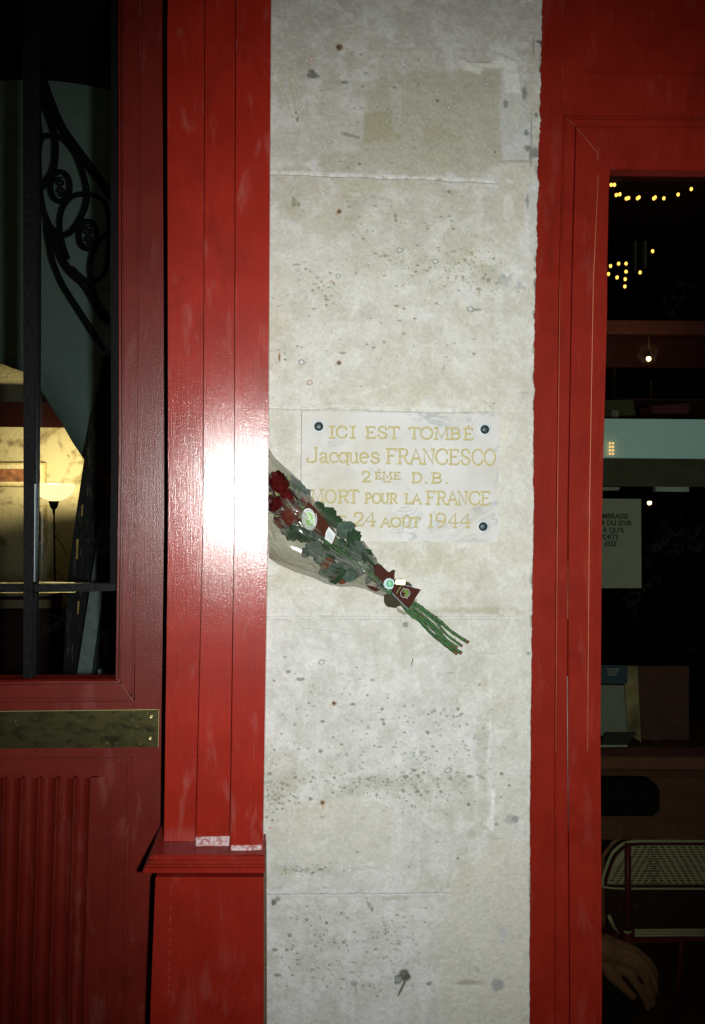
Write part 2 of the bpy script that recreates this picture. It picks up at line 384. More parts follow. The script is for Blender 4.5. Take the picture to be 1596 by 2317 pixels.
for q in ([(440, 950), (700, 870), (790, 845), (700, 885), (480, 955)], [(500, 395), (540, 400), (500, 500), (470, 500)], [(1230, 80), (1270, 110), (1260, 120)], [(1300, 120), (1400, 220), (1390, 235), (1320, 170)], [(835, 790), (852, 830), (845, 832)], [(205, 620), (255, 625), (245, 650), (205, 640)], [(250, 650), (265, 655), (265, 700), (255, 700)], [(1455, 90), (1480, 180), (1450, 190)], [(75, 710), (110, 720), (120, 790), (90, 790)], [(830, 330), (855, 345), (850, 362), (830, 355)], [(155, 545), (200, 550), (190, 575), (165, 570)]):
    patch([zB(*p) for p in q], (0.70, 0.69, 0.65), 0.65, 0.0005, 2, 75, 10, 2)
# block of plaster right of the plaque, diagonal tool marks at the top left
patch([zB(*p) for p in [(1300, 1070), (1370, 1065), (1340, 1200), (1310, 1240), (1305, 1200)]], (0.63, 0.60, 0.51), 0.8, 0.0012, 2, 77, 10)
for (a, b, c_, d) in [(80, 270, 150, 490), (110, 200, 200, 330), (130, 260, 185, 510), (150, 300, 210, 420)]:
    (u1, v1_), (u2, v2_) = zA(a, b), zA(c_, d)
    t = np.clip(((UU - u1) * (u2 - u1) + (VV - v1_) * (v2_ - v1_)) / ((u2 - u1) ** 2 + (v2_ - v1_) ** 2), 0, 1)
    dd = np.hypot(UU - u1 - t * (u2 - u1) + (n3 - .5) * 10, VV - v1_ - t * (v2_ - v1_))
    lerp_col(sstep(dd, 5, 0) * 0.55, (0.50, 0.45, 0.28)); lerp_col(sstep(abs(dd - 5), 2.5, 0) * 0.4, (0.66, 0.65, 0.6)); D -= sstep(dd, 5, 0) * 0.0007

def dab(u, v, ru, rv, col, a=1.0, depth=0.0, rough=0.17, soft=0.30, rot=0.0, ring=None):
    """one pit, spot or plug"""
    R = max(ru, rv) * 1.9 + 3
    i0 = max(0, int((v - R - V0) / ST)); i1 = min(nv, int((v + R - V0) / ST) + 2)
    if i1 <= i0: return
    um = ul[(i0 + i1) // 2 if (i0 + i1) // 2 < nv else -1]; wr = (ur - ul)[min(nv - 1, (i0 + i1) // 2)] / (ncol - 1)
    j0 = max(0, int((u - R - um) / wr)); j1 = min(ncol, int((u + R - um) / wr) + 2)
    if j1 <= j0: return
    du = UU[i0:i1, j0:j1] - u; dv = VV[i0:i1, j0:j1] - v
    cr, sr = math.cos(rot), math.sin(rot)
    a1 = (du * cr + dv * sr) / ru; a2 = (-du * sr + dv * cr) / rv
    ang = np.arctan2(a2, a1); ph = random.random() * 6.28
    wob = 1 + rough * (0.5 * np.sin(3 * ang + ph) + 0.35 * np.sin(5 * ang + 2 * ph) + (n3[i0:i1, j0:j1] - 0.5) * 1.2)
    rr = np.hypot(a1, a2) / wob
    m = sstep(rr, 1 + soft, 1 - soft) * a
    C[i0:i1, j0:j1] = C[i0:i1, j0:j1] * (1 - m[..., None]) + np.array(col) * m[..., None]
    if ring is not None:
        mr = sstep(abs(rr - 1.0), 0.45, 0.1) * 0.8
        C[i0:i1, j0:j1] = C[i0:i1, j0:j1] * (1 - mr[..., None]) + np.array(ring) * mr[..., None]
    D[i0:i1, j0:j1] -= m * depth
PIT = (0.17, 0.18, 0.145); GRN = (0.24, 0.24, 0.15); DRK = (0.07, 0.07, 0.06); BLU = (0.27, 0.31, 0.31)
# --- upper block
for (x, y, r, r2, c_, d) in [(258, 250, 24, 22, DRK, 2), (270, 262, 32, 18, PIT, 1), (718, 328, 9, 7, PIT, 1), (851, 308, 6, 6, PIT, 1), (957, 400, 9, 8, (.12, .12, .08), 1.4), (833, 663, 6, 5, PIT, 1), (1275, 685, 7, 9, PIT, .8), (525, 752, 7, 6, DRK, 1), (495, 446, 7, 4, PIT, .5), (732, 498, 9, 3, PIT, .5), (460, 772, 6, 6, PIT, .6), (418, 740, 12, 3, PIT, .4), (400, 708, 12, 4, BLU, .3), (440, 300, 20, 9, PIT, .5), (560, 250, 14, 8, BLU, .3), (655, 155, 5, 5, PIT, .4), (532, 145, 8, 8, BLU, .3), (1112, 320, 6, 4, PIT, .5), (645, 495, 5, 5, (.4, .25, .1), .2), (602, 935, 14, 4, BLU, .4), (1020, 905, 10, 9, PIT, .7), (1090, 932, 9, 6, (.42, .3, .22), .5), (1020, 1042, 10, 5, PIT, .7), (978, 1045, 8, 4, PIT, .6), (724, 1040, 9, 14, GRN, .5), (545, 1165, 9, 6, GRN, .5), (885, 1078, 7, 5, GRN, .5), (1045, 1112, 10, 6, GRN, .5), (375, 835, 12, 8, (.4, .38, .28), .3), (170, 468, 6, 9, PIT, .7), (178, 505, 7, 14, PIT, .7), (325, 905, 6, 4, PIT, .5), (160, 965, 14, 30, GRN, .3), (185, 975, 9, 14, GRN, .3), (1440, 360, 14, 34, (.2, .21, .19), 1), (1335, 420, 14, 24, (.22, .23, .2), .6), (1450, 580, 14, 18, (.16, .2, .2), 1), (1500, 690, 26, 30, (.16, .16, .14), 1.5), (1475, 700, 10, 60, (.25, .25, .22), 1.2), (1525, 72, 22, 8, DRK, 2), (1490, 100, 7, 60, (.3, .28, .22), 1.2), (1400, 735, 90, 6, (.33, .33, .3), 1), (1455, 665, 16, 16, PIT, 1), (1478, 560, 5, 110, (.28, .3, .27), 1.2), (1455, 960, 9, 40, BLU, .6), (1505, 480, 10, 14, PIT, 1)]:
    u, v = zA(x, y); dab(u, v, r * .408, r2 * .408, c_, 0.85, d * .0008)
for (x, y, r) in [(485, 140, 8), (355, 632, 9), (1020, 440, 10), (1230, 308, 10), (920, 520, 7)]:
    u, v = zA(x, y); dab(u, v, r * .408, r * .36, (0.66, 0.68, 0.66), 0.9, 0.0004, ring=PIT)
# --- middle block
for (x, y, r) in [(748, 135, 15), (945, 198, 14), (405, 280, 12), (365, 190, 8), (203, 757, 16), (1140, 462, 16), (180, 246, 9)]:
    u, v = zB(x, y); dab(u, v, r * .408, r * .31, (0.68, 0.70, 0.70), 0.9, 0.0005, ring=(0.20, 0.21, 0.18))
for (x, y, r, r2, c_) in [(1185, 352, 13, 11, GRN), (1175, 465, 28, 6, PIT), (1210, 290, 12, 10, GRN), (1240, 300, 12, 12, GRN), (1270, 182, 8, 7, PIT), (1110, 190, 10, 10, GRN), (730, 445, 16, 8, GRN), (772, 460, 8, 8, GRN), (265, 357, 9, 7, PIT), (339, 408, 9, 7, PIT), (341, 440, 6, 7, PIT), (268, 460, 14, 4, GRN), (835, 255, 12, 5, PIT), (818, 278, 9, 3, GRN), (660, 645, 7, 6, PIT), (765, 602, 7, 6, GRN), (642, 541, 5, 4, PIT), (369, 598, 4, 4, PIT), (1158, 630, 14, 4, GRN), (340, 693, 8, 3, PIT), (430, 705, 20, 7, GRN), (203, 673, 7, 5, PIT), (111, 703, 9, 12, (.36, .38, .33)), (731, 726, 4, 4, (.12, .2, .3)), (531, 891, 5, 4, PIT), (1268, 984, 6, 5, PIT), (950, 430, 10, 6, GRN), (665, 165, 11, 9, GRN), (612, 152, 12, 6, GRN), (505, 262, 6, 6, PIT), (545, 71, 9, 6, GRN), (845, 108, 9, 5, PIT), (1045, 143, 14, 5, GRN), (960, 121, 12, 4, GRN), (1008, 661, 6, 4, PIT), (1010, 728, 5, 4, PIT), (74, 447, 5, 4, PIT), (42, 400, 5, 4, PIT), (748, 525, 12, 4, GRN), (382, 320, 6, 8, PIT), (175, 215, 22, 5, GRN), (225, 240, 7, 7, PIT), (1015, 290, 7, 7, GRN), (130, 380, 5, 3, PIT), (1497, 238, 9, 12, GRN), (1498, 330, 8, 40, (.3, .3, .24)), (1490, 680, 8, 28, (.28, .28, .22)), (1440, 925, 30, 6, (.4, .42, .38))]:
    u, v = zB(x, y); dab(u, v, r * .408, r2 * .408, c_, 0.8, 0.0006)
for (x, y, r, r2) in [(1340, 295, 26, 22), (1300, 310, 16, 20), (1412, 335, 22, 26), (1320, 280, 10, 8)]:
    u, v = zB(x, y); dab(u, v, r * .408, r2 * .408, (0.33, 0.37, 0.37), 0.7, 0.0003, rough=.8, soft=.6)
# --- lower blocks
for (x, y, r, r2) in [(128, 439, 14, 10), (195, 481, 24, 9), (49, 489, 9, 7), (110, 357, 10, 6), (595, 485, 10, 8), (486, 620, 16, 9), (568, 570, 6, 5), (427, 565, 6, 5), (650, 647, 11, 7), (572, 747, 12, 13), (652, 706, 14, 7), (659, 729, 9, 10), (903, 777, 11, 10), (743, 694, 6, 5), (778, 684, 6, 5), (820, 627, 7, 5), (773, 630, 9, 6), (940, 656, 9, 9), (1070, 647, 11, 11), (1046, 688, 7, 7), (1066, 687, 7, 7), (1083, 682, 8, 8), (1120, 731, 8, 5), (1081, 743, 6, 5), (968, 737, 6, 5), (450, 898, 11, 9), (308, 880, 11, 11), (605, 850, 10, 4), (637, 857, 18, 5), (718, 857, 15, 4), (871, 888, 18, 9), (932, 856, 12, 5), (890, 930, 8, 5), (1030, 446, 20, 5), (1189, 511, 9, 7), (1115, 518, 7, 4), (427, 453, 8, 3), (470, 492, 8, 4), (267, 513, 9, 3), (175, 647, 9, 6), (320, 716, 12, 8), (268, 631, 9, 4), (425, 843, 10, 6), (545, 885, 5, 4), (538, 977, 13, 5), (823, 989, 12, 10), (780, 1022, 18, 10), (763, 998, 12, 5), (850, 1017, 9, 9), (830, 1070, 14, 10), (845, 1104, 13, 10), (765, 1100, 11, 11), (975, 1105, 11, 10), (1030, 1034, 12, 12), (1137, 1022, 18, 9), (1065, 1000, 9, 6), (1130, 1177, 10, 9), (97, 1057, 13, 9), (97, 1090, 8, 8), (22, 1054, 22, 7), (28, 1005, 11, 8), (252, 1145, 13, 10), (385, 1027, 8, 8), (265, 1025, 7, 7), (442, 1083, 9, 7), (255, 1050, 7, 6), (620, 1123, 9, 9), (570, 1036, 12, 6), (787, 1157, 8, 4), (462, 1110, 6, 5), (655, 1050, 7, 6), (680, 1053, 7, 6), (1113, 850, 7, 6), (1130, 876, 9, 6), (1163, 806, 6, 5), (1181, 815, 6, 4), (835, 865, 10, 3), (168, 1028, 10, 8), (960, 1065, 6, 6), (962, 1080, 6, 5), (1105, 1045, 6, 5), (1180, 1012, 6, 4), (822, 722, 6, 4), (185, 868, 6, 5), (63, 955, 6, 5), (166, 451, 5, 4), (1462, 338, 14, 8), (780, 178, 16, 16), (1355, 1070, 8, 8), (1312, 1005, 12, 10)]:
    u, v = zE(x, y); c_ = random.choice([PIT, PIT, (0.22, 0.25, 0.23), (0.20, 0.19, 0.14), (0.30, 0.34, 0.33)])
    dab(u, v, r * .408, r2 * .408, c_, 0.82, 0.0008)
for (x, y, r, r2) in [(313, 386, 14, 12), (1015, 986, 18, 12), (1066, 1024, 7, 6)]:
    u, v = zE(x, y); dab(u, v, r * .408, r2 * .408, (0.66, 0.69, 0.70), 0.9, 0.0006, ring=(0.22, 0.24, 0.22), rot=-.5)
for (x, y, r, r2, c_) in [(1160, 82, 9, 8, PIT), (1102, 380, 9, 9, PIT), (350, 150, 12, 9, (.36, .36, .3)), (543, 343, 9, 4, PIT), (79, 625, 14, 18, (.03, .03, .03)), (100, 605, 18, 16, (.2, .2, .18)), (345, 578, 10, 8, PIT), (264, 720, 12, 7, PIT), (372, 738, 9, 8, DRK), (168, 807, 12, 12, PIT), (85, 888, 16, 9, PIT), (152, 888, 10, 9, PIT), (765, 695, 10, 5, PIT), (610, 640, 10, 16, (.3, .31, .3)), (625, 660, 8, 14, PIT), (295, 998, 14, 7, BLU), (100, 1028, 20, 9, PIT), (525, 1075, 18, 16, BLU), (535, 1100, 5, 30, (.3, .28, .25)), (390, 970, 9, 7, PIT), (772, 855, 12, 5, PIT), (770, 838, 10, 4, PIT), (310, 868, 10, 6, PIT), (470, 845, 9, 9, PIT), (645, 885, 9, 6, PIT), (700, 798, 5, 8, PIT), (465, 1050, 12, 5, PIT), (1160, 1068, 78, 13, (.33, .31, .27)), (1320, 1080, 34, 34, (.27, .30, .30)), (1350, 800, 22, 40, (.47, .50, .51)), (1395, 165, 36, 26, (.33, .34, .33)), (1420, 160, 20, 16, (.24, .26, .26)), (1315, 190, 9, 8, PIT), (1210, 1000, 10, 16, (.36, .36, .33)), (1490, 1065, 12, 22, (.62, .65, .66)), (940, 1075, 16, 10, PIT), (12, 325, 14, 18, DRK), (1500, 520, 8, 60, (.33, .33, .3)), (1330, 270, 50, 4, (.42, .4, .35)), (60, 210, 6, 6, (.5, .10, .07)), (72, 170, 8, 7, PIT), (40, 152, 9, 6, PIT), (985, 288, 8, 4, PIT), (830, 428, 7, 4, PIT)]:
    u, v = zF(x, y); dab(u, v, r * .408, r2 * .408, c_, 0.8, 0.0006)
# random speckle, clustered where the stone is porous
CL = [(*zB(900, 240), 150, 45, 150, GRN), (*zB(350, 340), 60, 55, 55, GRN), (*zB(1150, 230), 60, 60, 70, GRN), (*zA(560, 1050), 180, 70, 60, GRN), (*zA(950, 1100), 160, 60, 50, GRN),
      (*zE(560, 1050), 150, 28, 130, PIT), (*zE(950, 1000), 110, 60, 130, PIT), (*zE(980, 700), 110, 60, 60, PIT), (*zE(350, 640), 160, 60, 40, PIT), (*zE(500, 860), 220, 80, 100, PIT), (*zE(60, 1000), 60, 90, 60, PIT),
      (*zF(330, 830), 130, 90, 170, PIT), (*zF(750, 850), 80, 80, 90, PIT), (*zF(250, 440), 70, 14, 50, PIT), (*zF(900, 50), 120, 30, 50, PIT), (*zF(100, 40), 50, 25, 70, PIT), (*zF(500, 1050), 140, 40, 40, PIT), (*zB(600, 600), 260, 130, 60, PIT), (*zA(500, 400), 240, 120, 60, PIT)]
for (cu, cv, su, sv, n, c_) in CL:
    for _ in range(n):
        u = random.gauss(cu, su * .55); v = random.gauss(cv, sv * .6)
        if not 602 < u < 1190: continue
        r = random.choice([.8, 1.0, 1.2, 1.5, 2.0, 2.4]); f = random.uniform(.8, 1.7)
        dab(u, v, r * f, r, tuple(q * random.uniform(.8, 1.5) for q in c_), random.uniform(.45, .9), 0.0004)
# iron plugs with rust
RUST = (0.13, 0.055, 0.015)
for (x, y, r, z_) in [(412, 103, 18, zA), (412, 1015, 12, zA), (410, 760, 12, zB), (383, 616, 11, zE), (350, 70, 12, zF), (568, 570, 4, zE)]:
    u, v = z_(x, y); dab(u, v, r * .60, r * .56, (0.46, 0.33, 0.16), 0.55, 0, soft=.7); dab(u, v, r * .408, r * .40, RUST, 0.95, 0.0015, rough=.07); dab(u - .5, v - .5, r * .22, r * .22, (0.06, 0.03, 0.02), .8, .001)
u, v = zB(80, 730); dab(u, v, 2.6, 10, (0.22, 0.10, 0.03), .95, .001, rough=.1)
u, v = zB(248, 870); dab(u, v, 5.5, 5, (0.62, 0.60, 0.54), .9, 0, ring=(0.35, 0.2, 0.06))
u, v = zF(352, 92); dab(u, v, 2.4, 6, (0.5, 0.32, 0.10), .7)
u, v = zA(256, 172); dab(u, v, 4, 4, (0.7, 0.66, 0.62), .9, 0, ring=(0.5, 0.1, 0.07))
# hole with a plug low down
u, v = zF(805, 1035); dab(u, v, 13, 14, (0.05, 0.05, 0.03), .97, .004); u, v = zF(770, 1052); dab(u, v, 9.5, 11, (0.12, 0.14, 0.12), .95, .001); dab(u, v, 6, 6, (0.30, 0.34, 0.33), .8, -.001)
for i in range(12):
    u, v = zF(805 - i * 3.0, 1070 + i * 6); dab(u, v, 3.2 - i * .12, 3.2, (0.10, 0.08, 0.04), .9, .0006)
# joints
JO = [(zA(0, 800)[1], 2.2, 0.35), (zB(0, 1003)[1], 1.15, 0.16), (zE(0, 135)[1], 0.0, 0.45), (zF(0, 583)[1], -0.55, 0.0)]
JL = []
for (v0, slope, _) in JO:
    JL.append((v0 + 0.5, v0 + math.tan(math.radians(slope)) * 530))
for i, (va, vb) in enumerate(JL):
    line = va + (vb - va) * (UU - 600) / 530 + (n2 - .5) * 7
    dist = VV - line
    kk = 1 - sstep(UU, 1105, 1135) * (0.9 if i != 2 else .4)
    if i == 3: kk = 1 - sstep(UU, 1000, 1030)
    lerp_col(sstep(abs(dist), 9, 1) * sstep(n3, .25, .6) * .70 * kk, (0.69, 0.69, 0.67) if i != 3 else (0.60, 0.60, 0.63))
    lerp_col(sstep(abs(dist - 5), 2.2, 0) * sstep(n2, .42, .55) * .5 * kk, (0.36, 0.35, 0.32))
    D -= sstep(abs(dist - 1), 3.5, 0) * 0.0034 * kk; lerp_col(sstep(abs(dist - 2.5), 1.6, 0) * .45 * kk, (0.33, 0.32, 0.29))
    D += sstep(abs(dist + 6), 6, 1) * 0.0006 * sstep(n2, .4, .6) * kk
for (x, y, L_, s_) in [(200, 195, 260, .3), (700, 1258, 0, 0), (1150, 330, 120, .2), (60, 155, 90, .1)]:
    u, v = zE(x, y)
    for i in range(int(L_ / 6)):
        dab(u + i * 2.4, v + math.sin(i * .5) * 1.5 + i * s_, 2.2, 1.0, (.40, .39, .36), .5, .0005)
for k_ in range(14):          # dark chips along the right hand edge
    v = random.uniform(60, 1500); u = float(np.interp(v, vv, ur)) - random.uniform(0, 4)
    dab(u, v, random.uniform(2, 4), random.uniform(4, 16), (.30, .30, .25), .7, .002)
for _ in range(60):           # thin pale and grey scratches
    u = random.uniform(610, 1190); v = random.uniform(80, 2230); L_ = random.randint(4, 16); an = random.choice([0, 0, 1.57, .6, 2.2]) + random.gauss(0, .2)
    cc = random.choice([(.70, .70, .68), (.66, .64, .56), (.42, .41, .37)])
    for i in range(L_):
        dab(u + math.cos(an) * i * 2, v + math.sin(an) * i * 2, 1.6, 1.1, cc, .35)
grain2 = rng.random(UU.shape + (3,)); C *= (1 + (vnoise(UU, VV, 5.5, 17, 3, .7) - .5) * .26 + (n3 - .5) * .14)[..., None]
C *= (0.90 + 0.15 * grain)[..., None] * (0.965 + 0.07 * grain2)
C = np.clip(C, 0.01, 0.9)

# positions
dirs = (fw * F)[None, None, :] + (UU - 798)[..., None] * rt + (1158.5 - VV)[..., None] * up
tpar = (0 - CAM[1]) / dirs[..., 1]
pos = CAM + dirs * tpar[..., None]
pos[..., 1] -= D
pos[:, -1, 1] += 0.004
# side return on the right: two extra columns
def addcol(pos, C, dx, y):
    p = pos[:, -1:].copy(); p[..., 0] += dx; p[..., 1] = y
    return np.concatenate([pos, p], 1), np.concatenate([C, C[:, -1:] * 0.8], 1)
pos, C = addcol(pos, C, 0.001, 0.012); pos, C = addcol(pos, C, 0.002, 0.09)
nc = ncol + 2
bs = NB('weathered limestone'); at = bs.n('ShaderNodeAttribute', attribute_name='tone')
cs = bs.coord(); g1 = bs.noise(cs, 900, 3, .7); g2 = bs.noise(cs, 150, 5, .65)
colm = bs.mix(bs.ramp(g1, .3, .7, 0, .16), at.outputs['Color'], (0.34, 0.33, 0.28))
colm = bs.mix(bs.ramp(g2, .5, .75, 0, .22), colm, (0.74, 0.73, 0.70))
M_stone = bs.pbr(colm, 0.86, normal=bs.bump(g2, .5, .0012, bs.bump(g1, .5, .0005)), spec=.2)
pier = thing('stone_pier', 'pale weathered limestone pier pitted and patched with mortar between two red shopfronts', 'stone pier', (0.25, 0.0, 0.0))
Vc = VV[:-1, :-1] + ST / 2
Vc = np.concatenate([Vc, Vc[:, -1:], Vc[:, -1:]], 1)
Uc = np.concatenate([UU[:-1, :-1], UU[:-1, -2:-1], UU[:-1, -2:-1]], 1)
cls = np.zeros(Vc.shape, int)
for (va, vb) in JL: cls += (Vc > va + (vb - va) * (Uc - 600) / 530).astype(int)
strip_u = 1130 - 14 * sstep(Vc, 1350, 1500)
wob = (vnoise(Vc, Vc * 0 + 2, 30, 91, 4) - .5) * 16
cls[(Uc > strip_u + wob) & (Vc > 120)] = 9
idx = np.arange(nv * nc).reshape(nv, nc)
quads = np.stack([idx[:-1, :-1], idx[1:, :-1], idx[1:, 1:], idx[:-1, 1:]], -1)
posf = pos.reshape(-1, 3); Cf = C.reshape(-1, 3)
def grid_mesh(name, q, verts, cols, mat, parent):
    used = np.unique(q); remap = np.full(len(verts), -1); remap[used] = np.arange(len(used)); q = remap[q]
    me = bpy.data.meshes.new(name); me.vertices.add(len(used)); me.vertices.foreach_set('co', verts[used].astype(np.float32).ravel())
    nq = len(q); me.loops.add(nq * 4); me.polygons.add(nq)
    me.loops.foreach_set('vertex_index', q.astype(np.int32).ravel())
    me.polygons.foreach_set('loop_start', np.arange(nq, dtype=np.int32) * 4)
    me.polygons.foreach_set('loop_total', np.full(nq, 4, dtype=np.int32))
    me.update(calc_edges=True)
    if cols is not None:
        a = me.color_attributes.new('tone', 'FLOAT_COLOR', 'POINT')
        cc = np.ones((len(used), 4), np.float32); cc[:, :3] = cols[used]
        a.data.foreach_set('color', cc.ravel())
    return put(name, me, mat, parent, True)
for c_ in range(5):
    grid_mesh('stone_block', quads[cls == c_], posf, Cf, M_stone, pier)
o = grid_mesh('plaster_patch', quads[cls == 9], posf, Cf, M_stone, pier); o['label'] = 'strip of newer plaster along the right edge of the stones'
M_stoneplain = simple('plain limestone', (0.5, 0.48, 0.42), .9)
pa = P(595, 2500, 0.02); pb = P(1200, 2500, 0.02)
box('stone_block', (pa.x, 0.004, 0.0), (pb.x, 0.35, P(800, 2545, 0).z), M_stoneplain, pier, 0.003)
box('stone_core', (pa.x, 0.09, 0.0), (pb.x + 0.02, 0.34, 3.0), M_stoneplain, pier)
# a short dead twig stuck on the stone, and nails
pt = [P(*zE(820, 366), -0.002), P(*zE(818, 385), -0.006), P(*zE(810, 398), -0.004), P(*zE(816, 410), -0.001)]
tag(tube('dry_twig', pt, 0.0007, simple('dry twig', (0.06, 0.035, 0.02)), None, 5), 'tiny bent dark twig caught on the pale stone below the rose stems', 'twig')

# ================================================================== marble plaque
bm_ = NB('white veined marble'); c = bm_.coord()
vein = bm_.noise(bm_.mapping(c, (1, 1, 1.3)), 9, 6, .62, 1.6)
vm = bm_.math('ABSOLUTE', bm_.math('SUBTRACT', vein, .5))
veins = bm_.math('MULTIPLY', bm_.ramp(vm, 0.0, 0.035, 1, 0), bm_.ramp(bm_.noise(c, 6, 3), .48, .62))
cloud = bm_.noise(c, 14, 5, .6)
cm = bm_.mix(bm_.ramp(cloud, .3, .75), (0.52, 0.515, 0.49), (0.61, 0.61, 0.595))
cm = bm_.mix(bm_.math('MULTIPLY', veins, .75), cm, (0.27, 0.31, 0.31))
cm = bm_.mix(bm_.ramp(bm_.noise(c, 5, 4, .6), .48, .68, 0, .55), cm, (0.42, 0.38, 0.28))
M_marble = bm_.pbr(cm, .5, normal=bm_.bump(cloud, .1, .001), spec=.25)
def zP(x, y): return (670.3 + x * .3, 919.3 + y * .3)
PC = [(683, 930), (1130.5, 937.5), (1127.5, 1228.5), (681, 1222)]
plaque = thing('memorial_plaque', 'white veined marble plaque with gilt engraved French inscription, screwed to the stone', 'plaque', P(900, 1075, 0))
YP = -0.019
prism('slab', PC, YP, 0.0, M_marble, plaque, 0.0013)
M_bolt = simple('dark bronze rosette', (0.05, 0.075, 0.08), .42, .5, 300, .6, .6, .001)
for (x, y) in [(171, 152), (1423, 175), (1410, 907), (150, 880)]:
    p = P(*zP(x, y), YP)
    o = lathe('screw_cap', [(0.0095, -0.004), (0.0093, 0.002), (0.0078, 0.0042), (0.004, 0.0055), (0.0008, 0.0058)], M_bolt, plaque, 20, p, 'Y')
M_halo = NB('pale washer stain').pbr((0.60, 0.66, 0.68), .6)
for (x, y) in [(171, 152), (1423, 175), (1410, 907), (150, 880)]:
    p = P(*zP(x, y), YP - 0.0002)
    lathe('washer', [(0.0128, -0.002), (0.0126, 0.0003), (0.009, 0.0004)], M_halo, plaque, 20, p, 'Y')

def arc(cx, cy, rx, ry, a0, a1, n=14):
    return [(cx + rx * math.cos(math.radians(a0 + (a1 - a0) * i / n)), cy + ry * math.sin(math.radians(a0 + (a1 - a0) * i / n))) for i in range(n + 1)]
def cm2(pts, n=5): return [(q.x, q.y) for q in catmull([(a, b, 0) for a, b in pts], n)]
def sf(x, y, w_=.22): return [(x - w_ / 2, y), (x + w_ / 2, y)]
G = {
 'I': [[(.5, 0), (.5, 1)], sf(.5, 0, 1.0), sf(.5, 1, 1.0)],
 'C': [arc(.55, .5, .5, .5, 48, 312, 20), [(.88, .87), (.93, .70)], [(.88, .13), (.93, .3)]],
 'O': [arc(.5, .5, .47, .5, 0, 360, 26)],
 'E': [[(.18, 0), (.18, 1)], [(.03, 1), (.9, 1), (.92, .85)], [(.18, .52), (.72, .52)], [(.03, 0), (.93, 0), (.97, .18)]],
 'F': [[(.2, 0), (.2, 1)], [(.03, 1), (.92, 1), (.95, .84)], [(.2, .52), (.72, .52)], sf(.2, 0, .36)],
 'S': [cm2([(.85, .74), (.78, .93), (.5, 1), (.2, .92), (.12, .73), (.28, .57), (.55, .49), (.82, .38), (.9, .22), (.75, .05), (.48, 0), (.2, .06), (.1, .28)])],
 'T': [[(.5, 0), (.5, 1)], [(.02, .84), (.05, 1), (.95, 1), (.98, .84)], sf(.5, 0, .3)],
 'M': [[(.12, 0), (.18, 1), (.5, .12), (.82, 1), (.88, 0)], sf(.12, 0, .22), sf(.88, 0, .22), sf(.14, 1, .2), sf(.86, 1, .2)],
 'B': [[(.18, 0), (.18, 1)], [(.03, 1), (.5, 1)] + arc(.5, .76, .34, .24, 90, -90, 10) + [(.18, .52)], [(.5, .52)] + arc(.5, .26, .42, .26, 90, -90, 10) + [(.03, 0)]],
 'R': [[(.18, 0), (.18, 1)], [(.03, 1), (.5, 1)] + arc(.5, .75, .34, .25, 90, -90, 10) + [(.18, .5)], [(.5, .5), (.84, .04), (.98, 0)], sf(.18, 0, .3)],
 'P': [[(.2, 0), (.2, 1)], [(.03, 1), (.52, 1)] + arc(.52, .73, .38, .27, 90, -90, 10) + [(.2, .46)], sf(.2, 0, .36)],
 'D': [[(.16, 0), (.16, 1)], [(.02, 1), (.42, 1)] + arc(.42, .5, .52, .5, 90, -90, 14) + [(.02, 0)]],
 'A': [[(.06, 0), (.5, 1), (.92, 0)], [(.22, .36), (.78, .36)], sf(.06, 0, .24), sf(.92, 0, .24)],
 'N': [[(.15, 0), (.15, 1), (.86, 0), (.86, 1)], sf(.15, 0, .24), sf(.86, 1, .24), sf(.1, 1, .16)],
 'U': [[(.15, 1), (.15, .32)] + arc(.5, .32, .35, .32, 180, 360, 12) + [(.85, 1)], sf(.15, 1, .3), sf(.85, 1, .26)],
 'L': [[(.2, 0), (.2, 1)], [(.03, 0), (.93, 0), (.97, .2)], sf(.2, 1, .36)],
 'J': [[(.72, 1), (.72, .2)] + arc(.40, .20, .32, .20, 0, -120, 8) + [(.04, .02), (.0, .22), (.14, .26)], sf(.72, 1, .22)],
 'a': [cm2([(.12, .80), (.3, .98), (.62, .95), (.74, .7), (.74, .3), (.8, .04), (.98, 0)]), cm2([(.74, .55), (.35, .50), (.1, .25), (.3, .02), (.6, .1), (.74, .3)])],
 'c': [arc(.55, .5, .48, .5, 50, 315, 16), [(.87, .85), (.9, .68)]],
 'q': [arc(.42, .5, .40, .5, 0, 360, 20), [(.86, 1), (.84, -.18), (.98, -.26)], sf(.84, 1, .2)],
 'Q': [arc(.5, .5, .46, .5, 0, 360, 20), [(.55, .1), (.75, -.2), (.9, -.28)]],
 'u': [[(.12, 1), (.12, .3)] + arc(.45, .3, .33, .3, 180, 360, 10) + [(.78, 1)], [(.78, .3), (.82, .02), (.98, 0)], sf(.1, 1, .22), sf(.74, 1, .2)],
 'e': [[(.12, .52), (.88, .56)] + arc(.5, .5, .4, .5, 8, 315, 18)],
 's': [cm2([(.82, .76), (.7, .96), (.4, 1), (.16, .86), (.2, .64), (.5, .52), (.8, .4), (.88, .2), (.66, .02), (.35, 0), (.12, .12), (.1, .28)])],
 '2': [cm2([(.10, .70), (.14, .9), (.42, 1), (.74, .93), (.84, .72), (.7, .48), (.35, .22), (.1, .02)]), [(.1, .02), (.92, .02), (.95, .18)]],
 '4': [[(.72, 0), (.72, 1), (.04, .32), (.98, .32)], sf(.72, 0, .3)],
 '1': [[(.5, 0), (.5, 1), (.2, .86)], sf(.5, 0, .8)],
 '9': [arc(.48, .70, .38, .30, 0, 360, 18), cm2([(.86, .72), (.84, .45), (.66, .15), (.3, -.04)])],
 '.': [[(.3, 0), (.7, 0)], [(.3, .3), (.7, .3)], [(.5, -.05), (.5, .35)]],
 '-': [[(0, .5), (1, .5)]], "'": [[(.5, 0), (.65, 1)]], '^': [[(0, 0), (.5, 1), (1, 0)]],
}
